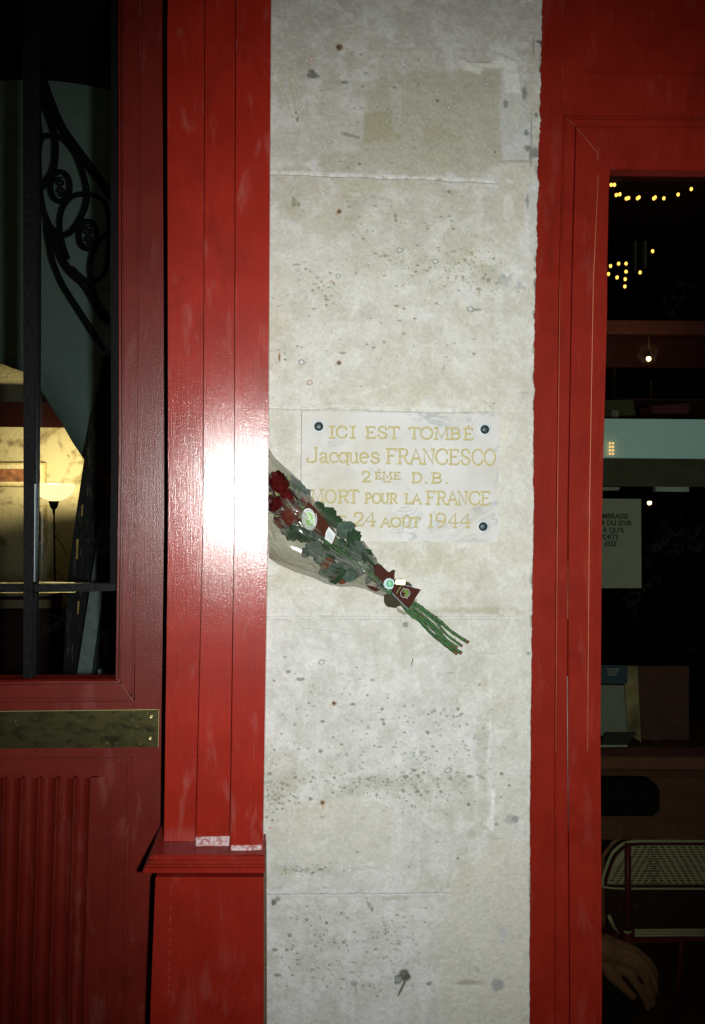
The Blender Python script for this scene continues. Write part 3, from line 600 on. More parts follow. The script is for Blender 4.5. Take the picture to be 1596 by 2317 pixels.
def ribbon(bm, pts, w_, y0, lift, conv):
    """incised looking stroke: a thin ridge with two facets"""
    n = len(pts); rows = []
    closed = n > 3 and math.hypot(pts[0][0] - pts[-1][0], pts[0][1] - pts[-1][1]) < 1e-4
    for i in range(n):
        a = pts[i - 1] if i > 0 else (pts[-2] if closed else pts[i]); b = pts[i + 1] if i < n - 1 else (pts[1] if closed else pts[i])
        tx, ty = b[0] - a[0], b[1] - a[1]; L_ = math.hypot(tx, ty) or 1
        nx, ny = -ty / L_, tx / L_
        ex = 0
        if not closed and i == 0: ex = -w_ * .3
        if not closed and i == n - 1: ex = w_ * .3
        px, py = pts[i][0] + tx / L_ * ex, pts[i][1] + ty / L_ * ex
        rows.append((conv(px + nx * w_ / 2, py + ny * w_ / 2, y0), conv(px, py, y0 - lift), conv(px - nx * w_ / 2, py - ny * w_ / 2, y0)))
    vs = [[bm.verts.new(q) for q in r] for r in rows]
    for A, B in zip(vs, vs[1:]):
        for j in range(2): bm.faces.new((A[j], A[j + 1], B[j + 1], B[j]))
def letter(bm, ch, x0, x1, ytop, ybot, w_, y0, lift, conv):
    for st in G[ch]:
        pts = [(x0 + a * (x1 - x0), ybot - b * (ybot - ytop)) for a, b in st]
        ribbon(bm, pts, w_, y0, lift, conv)
bg_ = NB('worn gilding'); c = bg_.coord(); ng = bg_.noise(c, 260, 4, .6)
M_gold = bg_.pbr(bg_.mix(bg_.ramp(ng, .35, .65), (0.44, 0.37, 0.14), (0.66, 0.59, 0.32)), .45, .15, spec=.5)
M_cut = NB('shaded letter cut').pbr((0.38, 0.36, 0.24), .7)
LINES = [
 [('I', 250, 288, 152, 236), ('C', 300, 385, 150, 237), ('I', 408, 446, 152, 237), ('E', 525, 600, 155, 238), ('S', 613, 688, 152, 240), ('T', 694, 780, 156, 240), ('T', 850, 930, 160, 243), ('O', 935, 1030, 158, 245), ('M', 1040, 1155, 162, 246), ('B', 1160, 1240, 164, 247), ('E', 1262, 1335, 166, 249), ('.', 1290, 1310, 140, 152)],
 [('J', 80, 175, 312, 420), ('a', 172, 242, 350, 422), ('c', 248, 316, 350, 422), ('q', 320, 398, 350, 422), ('u', 402, 470, 352, 424), ('e', 472, 552, 350, 425), ('s', 560, 632, 350, 426), ('F', 678, 757, 320, 428), ('R', 765, 852, 320, 430), ('A', 858, 948, 322, 432), ('N', 952, 1045, 324, 434), ('C', 1048, 1145, 322, 436), ('E', 1152, 1228, 326, 436), ('S', 1238, 1314, 324, 438), ('C', 1322, 1408, 324, 440), ('O', 1415, 1502, 324, 442)],
 [('2', 493, 562, 490, 568), ('E', 595, 640, 497, 546), ('M', 650, 725, 497, 547), ('E', 735, 785, 498, 548), ('.', 615, 632, 470, 480), ('-', 660, 710, 563, 571), ('D', 872, 948, 500, 574), ('.', 968, 990, 568, 576), ('B', 1020, 1098, 502, 576), ('.', 1125, 1147, 570, 578)],
 [('M', 112, 210, 630, 722), ('O', 218, 300, 630, 726), ('R', 315, 398, 632, 726), ('T', 392, 472, 632, 727), ('P', 518, 568, 655, 728), ('O', 574, 636, 655, 730), ('U', 640, 698, 657, 730), ('R', 704, 762, 657, 731), ('L', 820, 870, 660, 732), ('A', 874, 942, 660, 733), ('F', 978, 1048, 640, 736), ('R', 1058, 1132, 640, 738), ('A', 1138, 1218, 642, 738), ('N', 1218, 1292, 642, 739), ('C', 1298, 1388, 642, 741), ('E', 1392, 1462, 644, 741)],
 [('L', 270, 318, 828, 895), ('E', 325, 378, 828, 895), ('2', 432, 512, 800, 899), ('4', 518, 598, 800, 900), ('A', 638, 708, 838, 906), ('O', 712, 788, 838, 908), ('U', 796, 868, 840, 908), ('^', 818, 848, 818, 800 + 30), ('T', 866, 938, 840, 909), ('1', 1000, 1030, 808, 910), ('9', 1045, 1135, 806, 910), ('4', 1142, 1220, 808, 911), ('4', 1232, 1316, 810, 912)]]
def convP(x, y, yy): return P(*zP(x, y), yy)
for ln in LINES:
    for (ch, x0, x1, a, b) in ln:
        big = b - a > 60
        bma = bmesh.new(); letter(bma, ch, x0, x1, a, b, 11.5 if big else 8.5, YP - 0.0003, 0.0006, convP)
        o = put('letter', bm_done(bma, 'letter'), M_gold, plaque)
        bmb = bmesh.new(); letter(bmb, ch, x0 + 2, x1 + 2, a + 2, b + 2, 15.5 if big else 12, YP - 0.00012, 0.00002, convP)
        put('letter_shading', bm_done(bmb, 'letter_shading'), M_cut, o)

# ================================================================== left pilaster
K = -0.0  # set below
pil = thing('red_pilaster', 'glossy red stepped wooden pilaster glaring white from the flash, on a moulded plinth', 'pilaster', (P(480, 1158, 0).x, 0.0, 0.0))
KB = 0.066
def boardY(u_l, u_r, yc):
    a = P(u_l, 1158, yc).x; b = P(u_r, 1158, yc).x
    return (a + b) / 2
TOPV = -260
for (L_, R_, yc, vb) in [([(383, TOPV), (379, 70), (381, 1158), (371, 1906)], [(466, TOPV), (463.5, 70), (460, 1158), (444, 1906)], -0.040, 1906),
                         ([(467, TOPV), (464.5, 70), (461, 1158), (443, 1916)], [(536, TOPV), (533, 70), (530.5, 1158), (520, 1916)], -0.064, 1916),
                         ([(537, TOPV), (534, 70), (531.5, 1158), (521, 1926)], [(617, TOPV), (613, 70), (606.5, 1158), (595, 1926)], -0.088, 1926)]:
    xc = boardY(L_[2][0], R_[2][0], yc)
    prism('board', L_ + R_[::-1], yc, 0.0 if yc > -0.08 else 0.004, M_board, pil, 0.0022, {-0.040: 0.035, -0.064: 0.062}.get(yc, 0.058), xc, 3)
YL = -0.108
prism('plinth_panel', [(352, 1985), (342, 2250), (330, 2700), (328, 3010), (600, 3020), (600.5, 2250), (599.5, 1985)], -0.098, 0.0, M_plinth, pil, 0.0015)
prism('edge_strip', [(600.8, 1945), (602, 2250), (602, 3020), (597.2, 3020), (597.2, 2250), (597, 1945)], -0.1005, 0.0, simple('olive worn strip', (0.10, 0.07, 0.04), .6), pil, 0.0005)
# moulded cornice of the plinth: profile pieces from the top down
for (a, l_, r_, v0, v1, y) in [('cornice_fillet', 343, 599, 1935, 1947, -0.112), ('cornice_cove', 338, 599.5, 1947.5, 1957, -0.118), ('cornice_bead', 329, 600, 1957.5, 1964, -0.126), ('cornice_bead', 323, 600, 1964.5, 1976, -0.130)]:
    pw = P(l_, v1, y)
    prism(a, [(l_ + 2, v0), (l_ - 1, v1), (r_, v1), (r_, v0)], y, 0.10 if l_ < 345 else .08, M_plinth, pil, 0.0020, seg=3)
top = P(470, 1935, -0.110).z
box('cornice_top', (P(343, 1935, -.112).x - .004, -0.110, top - 0.006), (P(599, 1935, -.112).x, 0.10, top), M_plinth, pil, 0.001)
bd_ = NB('painted flash glare'); c = bd_.coord(); nd = bd_.noise(c, 150, 5, .7)
M_footglare = bd_.pbr(bd_.mix(bd_.ramp(nd, .40, .58), (0.34, 0.10, 0.095), (0.60, 0.48, 0.50)), .6)  # pale tone stands in for flash reflected at the board feet
prism('foot_glare', [(443.5, 1894), (443, 1914.5), (519, 1914.5), (520, 1892)], -0.0652, -0.062, M_footglare, pil, 0, {-0.064: 0.062}[-0.064], boardY(461, 530.5, -0.064))
prism('foot_glare', [(524, 1913), (523.5, 1924.5), (592, 1924.5), (593, 1912)], -0.0892, -0.086, M_footglare, pil, 0, 0.058, boardY(531.5, 606.5, -0.088))
# scratch line on the plinth and paint chips
sc_ = []
for i in range(16):
    v = 1990 + i * 16.5 + random.uniform(-6, 6); u = 388 - i * .45 + random.uniform(-.4, .4)
    if random.random() < .25: continue
    prism('paint_scratch', [(u, v), (u - .2, v + random.uniform(5, 13)), (u + .8, v + 6), (u + 1.0, v)], -0.0984, -0.0978, M_wear, pil, 0)

# ================================================================== the red door with its window
YD = 0.115; KD = 0.05; XD = P(340, 1158, YD).x
door = thing('glazed_door', 'dark red panelled door with tall barred window and a tarnished brass plate', 'door', (P(200, 1158, YD).x, YD, 0.0))
LEFT = -190
def dprism(name, pts, dy, mat, bev=0.0015, back=0.04, parent=None, seg=2):
    return prism(name, pts, YD + dy, YD + back, mat, parent or door, bev, KD, XD, seg)
# stile on the right of the leaf
dprism('stile', [(318.5, TOPV), (311, 300), (308, 1000), (305.5, 1587), (300, 1714), (285, 2250), (276, 3000), (350, 3000), (361, 2200), (366, 1606), (372, 1158), (371, 700), (367, 70), (369, TOPV)], 0.0, M_door)
# window mouldings: glass lip, groove, sloped band, outer bead
def vband(name, uL, uR, dy, mat=M_door, bev=0.0015, bot=0, back=0.03):
    # uL / uR: horizontal positions at the top, middle and bottom
    pts = [(uL[0] + 1.5, TOPV), (uL[0], 70), (uL[1], 1000), (uL[2], 1540 + bot), (uR[2], 1540 + bot + (uR[2] - uL[2])), (uR[1], 1000), (uR[0], 70), (uR[0] + 1.5, TOPV)]
    dprism(name, pts, dy, mat, bev, back)
vband('window_moulding', (268, 269.5, 262), (273, 274.5, 267), -0.006, bot=-4)
vband('window_moulding', (273.2, 274.7, 267.2), (279, 280.5, 273), 0.012, bot=2)
vband('window_moulding', (279.2, 280.7, 273.2), (313.5, 306.5, 298), -0.001, bot=8)
vband('window_moulding', (313.7, 306.7, 298.2), (319.5, 310.5, 303), -0.009, bev=0.003, bot=38)
M_matt = simple('matt red inner edge', (.10, .008, .005), .95, spec=0.0)
def hband(name, v0, v1, u1, u2, dy, bev=0.0015, mat=None):
    dprism(name, [(LEFT, v0 + 4), (LEFT, v1 + 4), (u2, v1), (u1, v0)], dy, mat or M_door, bev)
hband('window_moulding', 1536.5, 1541, 262, 267, -0.006, mat=M_matt); hband('window_moulding', 1541.2, 1547.5, 267.2, 273, 0.010)
hband('window_moulding', 1547.7, 1578, 273.2, 298, -0.001); hband('window_moulding', 1578.2, 1586.5, 298.2, 304, -0.009, .003)
dprism('mitre_crack', [(275, 1549), (276, 1548.4), (303, 1586), (302, 1587)], -0.0100, M_wear, 0, -0.0085)
dprism('rail', [(LEFT, 1591), (LEFT, 1716), (300, 1713.5), (305, 1587)], 0.0005, M_door, 0.001)
# lower panel: frame steps then flutes
dprism('panel_moulding', [(LEFT, 1718), (LEFT, 1725), (292, 1722), (277, 2250), (268, 3000), (275, 3000), (284.5, 2250), (299.5, 1714.5)], -0.006, M_door, .0025)
dprism('panel_moulding', [(LEFT, 1725.5), (LEFT, 1754), (257, 1749), (241, 2250), (232, 3000), (267.5, 3000), (276.5, 2250), (291.5, 1722.5)], 0.006, M_door, .002)
dprism('panel_moulding', [(LEFT, 1754.5), (LEFT, 1759), (251, 1754.5), (235, 2250), (226, 3000), (231.5, 3000), (240.5, 2250), (256.5, 1749.5)], 0.012, M_door, .001)
dprism('flat_margin', [(204.5, 1760), (190, 2250), (181, 3000), (225.5, 3000), (234.5, 2250), (250.5, 1755)], 0.015, M_door, .001)
# flutes: concave channels between thin reeds
def flute(u0t, u1t, u0b, u1b):
    bm = bmesh.new(); rows = []
    N_ = 12
    for (v, a, b) in ((1760, u0t, u1t), (2250, u0b, u1b), (3000, u0b - 9, u1b - 9)):
        r = []
        for i in range(N_ + 1):
            t = i / N_; dpt = 0.013 * math.sin(math.pi * min(1, t * 1.0)) ** .8 if 0 < t < 1 else 0
            r.append(bm.verts.new(P(a + (b - a) * t, v, YD + 0.015 + dpt, KD, XD)))
        rows.append(r)
    for A, B in zip(rows, rows[1:]):
        for i in range(N_): bm.faces.new((A[i], A[i + 1], B[i + 1], B[i]))
    put('flute', bm_done(bm, 'flute'), M_door, door, True)
edges = [(-71, -87), (-31.5, -46.5), (8, -6), (47.5, 34), (87, 73), (127, 112), (167, 154)]
for i in range(len(edges) - 1):
    (a, b), (c_, d) = edges[i], edges[i + 1]
    flute(a + 4, c_, b + 4, d)
    dprism('reed', [(c_, 1760), (d, 2250), (d - 9, 3000), (d - 5, 3000), (d + 4, 2250), (c_ + 4, 1760)], 0.013, M_door, .0015, .03)
flute(171, 204.5, 158, 190)
dprism('backing', [(LEFT, 1716), (LEFT, 3005), (285, 3005), (300, 1716)], 0.034, M_door, 0, .045)
# brass finger plate
bb = NB('tarnished brass'); c = bb.coord(); na = bb.noise(bb.mapping(c, (1, 1, 2)), 22, 6, .65, .8); nb = bb.noise(c, 120, 4, .6)
cb = bb.mix(bb.ramp(na, .35, .68), (0.018, 0.017, 0.006), (0.10, 0.088, 0.034)); cb = bb.mix(bb.ramp(nb, .66, .74, 0, .7), cb, (0.5, 0.42, 0.15))
M_brass = bb.pbr(cb, bb.ramp(na, .3, .7, .50, .34), .85, bb.bump(nb, .3, .0004))
o = dprism('brass_plate', [(LEFT, 1611), (LEFT, 1696), (359, 1691), (360.3, 1604.5)], -0.004, M_brass, .0008, 0.0)
M_edge = NB('polished brass edge').pbr((0.62, 0.52, 0.22), .35, .7)
dprism('plate_edge', [(LEFT, 1611.2), (LEFT, 1612.4), (360.3, 1606.2), (360.3, 1605)], -0.0046, M_edge, 0, -.004, o)
dprism('plate_edge', [(359.2, 1606.5), (358, 1691), (359.2, 1691), (360.4, 1606.5)], -0.0046, M_edge, 0, -.004, o)
for (u, v) in [(343, 1622), (340.5, 1671)]:
    p = P(u, v, YD - .0045, KD, XD); lathe('screw', [(.0040, 0), (.0038, .0012), (.0022, .0015), (.0012, .0008)], M_edge, o, 14, p, 'Y')
# glazing bars and panes
dprism('glazing_bar', [(52, TOPV), (51.5, 70), (53, 700), (53.5, 1150), (52, 1537), (73, 1537), (76.5, 1158), (80, 800), (81, 70), (81, TOPV)], 0.014, M_black, .002, .05)
dprism('glazing_bar', [(76.8, 1321.5), (77, 1340), (262, 1337.5), (264, 1321)], 0.016, M_black, .002, .05)
dprism('glazing_bar', [(LEFT, 1322), (LEFT, 1342), (51.5, 1340), (51.5, 1321.5)], 0.016, M_black, .002, .05)
dprism('bar_highlight', [(78.2, 1095), (76.9, 1317), (78.0, 1317), (79.6, 1200), (79.8, 1095)], 0.0125, simple('painted bar highlight', (0.55, 0.6, 0.62), .3, .8), .0005, .014)  # bluish highlight on the bar, put in as a pale strip
dprism('glazing_stop', [(251.5, TOPV), (251.5, 70), (250, 600), (252, 1000), (250, 1200), (249, 1320), (264, 1320), (268, 1000), (268, 70), (269, TOPV)], 0.03, M_iron, .001, .075)
M_pane = M_glassL
dprism('window_pane', [(78, 1318), (82, 70), (82, TOPV), (268, TOPV), (268, 70), (262, 1320)], 0.030, M_pane, 0, .034)
dprism('window_pane', [(74, 1538), (76, 1342), (262, 1339), (261, 1536)], 0.030, M_pane, 0, .034)
dprism('window_pane', [(LEFT, 1320), (LEFT, TOPV), (52, TOPV), (54, 1320)], 0.030, M_pane, 0, .034)
dprism('window_pane', [(LEFT, 1540), (LEFT, 1344), (53, 1342), (52, 1538)], 0.030, M_pane, 0, .034)
dprism('door_edge', [(LEFT - 30, TOPV), (LEFT - 30, 3000), (LEFT, 3000), (LEFT, TOPV)], -0.002, M_door)
# shade of the gap between door and pilaster, put in as a black board
jb = thing('gap_shade', 'black board standing in for the shade of the narrow gap between the red door and the pilaster', 'gap shade', (P(368, 1158, .2).x, .2, 0))
prism('gap_shade_board', [(362, TOPV), (346, 3000), (420, 3000), (420, TOPV)], 0.165, 0.35, M_gap, jb, 0)

# ================================================================== bouquet
bq = thing('rose_bouquet', 'dried red roses in clear cellophane stuck against the pilaster beside the plaque', 'bouquet', P(760, 1230, -0.03))
upper = [(607, 1010), (622, 1036), (655, 1066), (682, 1090), (703, 1118), (722, 1142), (757, 1172), (790, 1196), (822, 1222), (848, 1258), (866, 1290), (882, 1308)]
lower = [(609, 1262), (626, 1275), (668, 1294), (706, 1306), (738, 1321), (770, 1328), (800, 1327), (828, 1333), (850, 1344), (866, 1349), (876, 1347), (884, 1338)]
def poly_at(pl, s):
    x = s * (len(pl) - 1); i = min(int(x), len(pl) - 2); f = x - i
    return (pl[i][0] * (1 - f) + pl[i + 1][0] * f, pl[i][1] * (1 - f) + pl[i + 1][1] * f)
NS, NT_ = 150, 84
S_ = np.repeat(np.linspace(0, 1, NS)[:, None], NT_, 1); T_ = np.repeat(np.linspace(-1, 1, NT_)[None, :], NS, 0)
def crease(a, b, seed, cell, sharp=1.0):
    x = vnoise(a, b, cell, seed, 3, .55); return np.maximum(0, 1 - abs(x - .5) * 24 * sharp)
cr1 = crease(S_ * 200, T_ * 95, 301, 46); cr2 = crease(S_ * 90 + T_ * 40, T_ * 200 - S_ * 70, 303, 40); cr3 = crease(S_ * 60, T_ * 260, 305, 30)
cry = vnoise(S_ * 160, T_ * 100, 40, 307, 3, .45)
def film(back):
    verts = np.zeros((NS, NT_, 3))
    for i in range(NS):
        s = i / (NS - 1); a = poly_at(upper, s); b = poly_at(lower, s)
        for j in range(NT_):
            t = -1 + 2 * j / (NT_ - 1); f = (t + 1) / 2
            u = a[0] + (b[0] - a[0]) * f; v = a[1] + (b[1] - a[1]) * f
            prof = max(0, 1 - t * t) ** .5
            H = (0.040 * (1 - s) ** .6 + 0.016) * (0.75 + .25 * math.sin(math.pi * min(1, s * 1.6)))
            if back: y = -0.004 - 0.004 * prof * cry[i, j]
            else:
                y = -0.007 - H * prof - prof * ((cr1[i, j] + cr2[i, j] * .8 + cr3[i, j] * .5) * 0.0016 + (cry[i, j] - .5) * 0.011)
            verts[i, j] = P(u, v, y)
    return verts
fr_ = film(False); q0 = np.arange(NS * NT_).reshape(NS, NT_)
qs = np.stack([q0[:-1, :-1], q0[1:, :-1], q0[1:, 1:], q0[:-1, 1:]], -1).reshape(-1, 4)
bp = NB('crinkled cellophane'); lw = bp.n('ShaderNodeLayerWeight'); lw.inputs[0].default_value = .38
cp = bp.coord(); pn = bp.noise(bp.mapping(cp, (1, 1, 1)), 60, 4, .6, .8)
bpn = bp.bump(pn, .12, .001)
trp = bp.n('ShaderNodeBsdfTransparent'); trp.inputs[0].default_value = (.82, .82, .78, 1)
glp = bp.n('ShaderNodeBsdfGlossy'); glp.inputs['Roughness'].default_value = .34; glp.inputs[0].default_value = (.95, .97, 1, 1); bp.l(bpn, glp.inputs['Normal'])
dfp = bp.n('ShaderNodeBsdfDiffuse'); dfp.inputs[0].default_value = (.36, .36, .31, 1)
atp = bp.n('ShaderNodeAttribute', attribute_name='tone')
m_a = bp.n('ShaderNodeMixShader'); bp.l(bp.math('ADD', bp.math('MULTIPLY', lw.outputs['Facing'], .34), bp.math('MULTIPLY', atp.outputs['Fac'], .42)), m_a.inputs[0])
bp.l(trp.outputs[0], m_a.inputs[1]); bp.l(dfp.outputs[0], m_a.inputs[2])
fres = bp.n('ShaderNodeFresnel'); fres.inputs[0].default_value = 1.45; bp.l(bpn, fres.inputs['Normal'])
m_b = bp.n('ShaderNodeMixShader'); bp.l(bp.math('MULTIPLY', fres.outputs[0], 0.10), m_b.inputs[0]); bp.l(m_a.outputs[0], m_b.inputs[1]); bp.l(glp.outputs[0], m_b.inputs[2])
gl2 = bp.n('ShaderNodeBsdfGlossy'); gl2.inputs['Roughness'].default_value = .10; bp.l(bpn, gl2.inputs['Normal'])
m_c = bp.n('ShaderNodeMixShader'); bp.l(bp.math('MULTIPLY', fres.outputs[0], 0.16), m_c.inputs[0]); bp.l(m_b.outputs[0], m_c.inputs[1]); bp.l(gl2.outputs[0], m_c.inputs[2])
bp.l(m_c.outputs[0], bp.out.inputs[0]); M_film = bp.m
fold = np.clip(cr1 * .6 + cr2 * .6 + cr3 * .25, 0, 1) * .85 + .02 + np.clip(.93 - (1 - abs(T_)) * 9, 0, 1) * .4
fold = np.repeat(fold[..., None], 3, 2)
wr = grid_mesh('cellophane_wrapper', qs, fr_.reshape(-1, 3), fold.reshape(-1, 3), M_film, bq)
bk_ = film(True); grid_mesh('cellophane_back', qs, bk_.reshape(-1, 3), (fold * .5).reshape(-1, 3), M_film, wr)
# stems below the tie
bst = NB('green rose stem'); c = bst.coord(); ns_ = bst.noise(bst.mapping(c, (1, 1, 1)), 170, 4, .6)
cst = bst.mix(bst.ramp(ns_, .40, .62), (0.012, 0.062, 0.014), (0.05, 0.15, 0.038)); cst = bst.mix(bst.ramp(bst.noise(c, 90, 3), .60, .68, 0, .8), cst, (0.10, 0.055, 0.02))
M_stem = bst.pbr(cst, .55, normal=bst.bump(ns_, .5, .001))
M_cutend = simple('brown cut stem end', (0.16, 0.075, 0.03), .8)
def zS(x, y): return ((1300 + x * .2506) / 1.5664, (1950 + y * .2506) / 1.5664)
stems = [([(590, 880), (740, 990), (900, 1160), (1100, 1330), (1270, 1460)], .0040, -.012), ([(610, 840), (780, 960), (960, 1130), (1130, 1300), (1330, 1450)], .0043, -.017),
         ([(640, 800), (800, 930), (980, 1090), (1120, 1260), (1270, 1370)], .0038, -.022), ([(670, 770), (830, 890), (990, 1020), (1130, 1190), (1340, 1350)], .0032, -.014),
         ([(700, 760), (840, 860), (1020, 990), (1200, 1150), (1430, 1300)], .0040, -.020), ([(600, 860), (760, 985), (930, 1180), (1090, 1290), (1240, 1440)], .0030, -.024)]
heads = [(628, 1098), (641, 1128), (626, 1140), (650, 1172), (672, 1150), (688, 1128)]
for i, (pl, r_, y) in enumerate(stems):
    inner = [(heads[i][0] + 12, heads[i][1] + 12, -.03), (740, 1200 + i * 6, -.024), (820, 1272 + i * 3, -.02), (875, 1322 + i * 3, -.018)]
    pts = [P(a, b, c_) for a, b, c_ in inner] + [P(*zS(a, b), y) for a, b in pl]
    pts = catmull(pts, 7)
    rads = [r_ * (1 + .12 * math.sin(k * 1.7 + i) + (.25 if k % 13 == 5 else 0)) for k in range(len(pts))]
    rads = [q_ * .82 for q_ in rads]; st = tube('stem', pts, r_, M_stem, bq, 9, rads=rads)
    for k in range(34, len(pts) - 3, 6):
        p = pts[k]; d_ = Vector((random.uniform(-1, 1), -.4, random.uniform(-1, 1))).normalized()
        tube('thorn', [p + d_ * r_ * .7, p + d_ * (r_ + .0035)], .0012, M_cutend, st, 5, rads=[.0013, .0003])
    d_ = (pts[-1] - pts[-2]).normalized()
    tube('cut_end', [pts[-1] - d_ * .002, pts[-1] + d_ * .0022], r_ * .9, M_cutend, st, 9)
# leaves
def leaf_mesh(name, curl, ser, mat):
    bm = bmesh.new(); N_ = 9; rows = []
    for i in range(N_ + 1):
        s = i / N_; wd = .36 * math.sin(math.pi * s ** .8) * (1 + (ser if i % 2 else -ser))
        row = []
        for j, t in enumerate((-1, -.5, 0, .5, 1)):
            row.append(bm.verts.new((s - .5, -abs(t) * wd * curl - .10 * math.sin(s * 3.1) * curl + .03 * math.sin(9 * s + 3 * t), t * wd)))
        rows.append(row)
    for A, B in zip(rows, rows[1:]):
        for j in range(4): bm.faces.new((A[j], A[j + 1], B[j + 1], B[j]))
    bmesh.ops.remove_doubles(bm, verts=bm.verts, dist=1e-5)
    me = bpy.data.meshes.new(name); bm.to_mesh(me); bm.free(); me.materials.append(mat)
    me.polygons.foreach_set('use_smooth', [True] * len(me.polygons)); return me
def leafmat(name, a, b, rough=.7):
    n = NB(name); c = n.coord(); x = n.noise(c, 6, 5, .6); y_ = n.noise(n.mapping(c, (1, 1, 9)), 3, 4, .6)
    cc = n.mix(n.ramp(x, .3, .7), a, b); cc = n.mix(n.ramp(y_, .55, .7, 0, .5), cc, tuple(q * .5 for q in a))
    return n.pbr(cc, rough, normal=n.bump(y_, .6, .05), spec=.3)
LM = [leafmat('dull blue green leaf', (.040, .085, .058), (.14, .21, .165)), leafmat('dark green leaf', (.016, .045, .018), (.045, .105, .045)), leafmat('pale dried leaf', (.09, .13, .11), (.19, .235, .20))]
LR = leafmat('rust brown leaf', (.13, .032, .012), (.30, .085, .03))
LMesh = [leaf_mesh('leaf', c_, s_, m_) for m_ in LM for c_, s_ in ((.3, .06), (.8, .10))] + [leaf_mesh('leaf', .7, .1, LR)]
def put_leaf(u, v, y, L_, ang, me, tip=None):
    o = bpy.data.objects.new('leaf', me); COL.objects.link(o); o.parent = bq
    p = P(u, v, y) - Vector(bq.location)
    o.location = p; s = L_ / 1100.0; o.scale = (s, s, s * random.uniform(.85, 1.25))
    o.rotation_euler = (random.uniform(-.5, .5), ang, random.uniform(-.5, .5)); return o
for (u, v, y, L_, a, k_) in [(716, 1245, -.034, 52, .5, 4), (728, 1262, -.030, 46, .9, 0), (700, 1253, -.028, 34, -.3, 1), (742, 1290, -.03, 44, -.4, 0), (765, 1302, -.032, 52, -.5, 2), (790, 1300, -.03, 50, .2, 0), (655, 1195, -.03, 44, .4, 2), (668, 1202, -.034, 52, .3, 3), (690, 1212, -.032, 40, .7, 3), (676, 1110, -.026, 60, .8, 4), (690, 1130, -.022, 56, 1.0, 4), (660, 1094, -.02, 44, .6, 4), (745, 1168, -.022, 48, .8, 2), (762, 1180, -.02, 42, .8, 3), (785, 1200, -.026, 52, .7, 0), (800, 1216, -.024, 44, 1.1, 3), (812, 1240, -.024, 50, .9, 1), (830, 1262, -.026, 44, 1.0, 2), (722, 1150, -.02, 34, 1.2, 2), (736, 1276, -.036, 24, -.3, 6), (745, 1270, -.034, 22, .2, 6), (776, 1313, -.028, 24, .2, 6), (762, 1306, -.03, 18, -.3, 6), (795, 1190, -.018, 30, .4, 6)]:
    put_leaf(u, v, y, L_, a, LMesh[k_])
cnt = 0
while cnt < 95:
    s = random.uniform(.26, .93); f = random.betavariate(2.2, 2.0)
    a = poly_at(upper, s); b = poly_at(lower, s)
    u = a[0] + (b[0] - a[0]) * f; v = a[1] + (b[1] - a[1]) * f
    if s < .45 and f > .62: continue
    if not .20 < f < .80: continue
    depth = -(0.006 + random.random() * (0.030 * (1 - s) + .012) * (1 - (2 * f - 1) ** 2) ** .5)
    put_leaf(u, v, depth, random.uniform(18, 40) * (1.15 - .5 * s), .7 + random.gauss(0, .8), random.choice(LMesh[:6]) if random.random() > .03 else LMesh[6]); cnt += 1
# roses
bro = NB('dry dark red petal'); c = bro.coord(); nr = bro.noise(c, 120, 4, .6); nr2 = bro.noise(c, 45, 3)
M_petal = bro.pbr(bro.mix(bro.ramp(nr, .3, .7), (0.022, 0.0012, 0.0015), (0.10, 0.006, 0.005)), .85, normal=bro.bump(nr, .5, .002), spec=.08)
bro2 = NB('browned dry petal'); c = bro2.coord(); nr = bro2.noise(c, 100, 4, .6)
M_petal2 = bro2.pbr(bro2.mix(bro2.ramp(nr, .3, .7), (0.075, 0.012, 0.008), (0.17, 0.040, 0.024)), .7, normal=bro2.bump(nr, .5, .002), spec=.2)
M_sepal = simple('pale green sepal', (0.30, 0.33, 0.16), .7)
def petal(bm, mtx, w_, h_, cup, seed):
    r = random.Random(seed); N_ = 7; rows = []
    for i in range(N_):
        s = i / (N_ - 1); row = []
        for j in range(N_):
            t = -1 + 2 * j / (N_ - 1); ang = t * cup
            wd = w_ * (.45 + .55 * math.sin(math.pi * (.12 + .7 * s)))
            rr = w_ * .62 * (1 + .22 * s * s) + r.uniform(-.04, .04) * w_
            row.append(bm.verts.new(mtx @ Vector((math.sin(ang) * rr * wd / w_ * 1.25, -math.cos(ang) * rr, s * h_ * (1 - .22 * t * t) + r.uniform(-.05, .05) * h_ * s))))
        rows.append(row)
    for A, B in zip(rows, rows[1:]):
        for j in range(N_ - 1): bm.faces.new((A[j], A[j + 1], B[j + 1], B[j]))
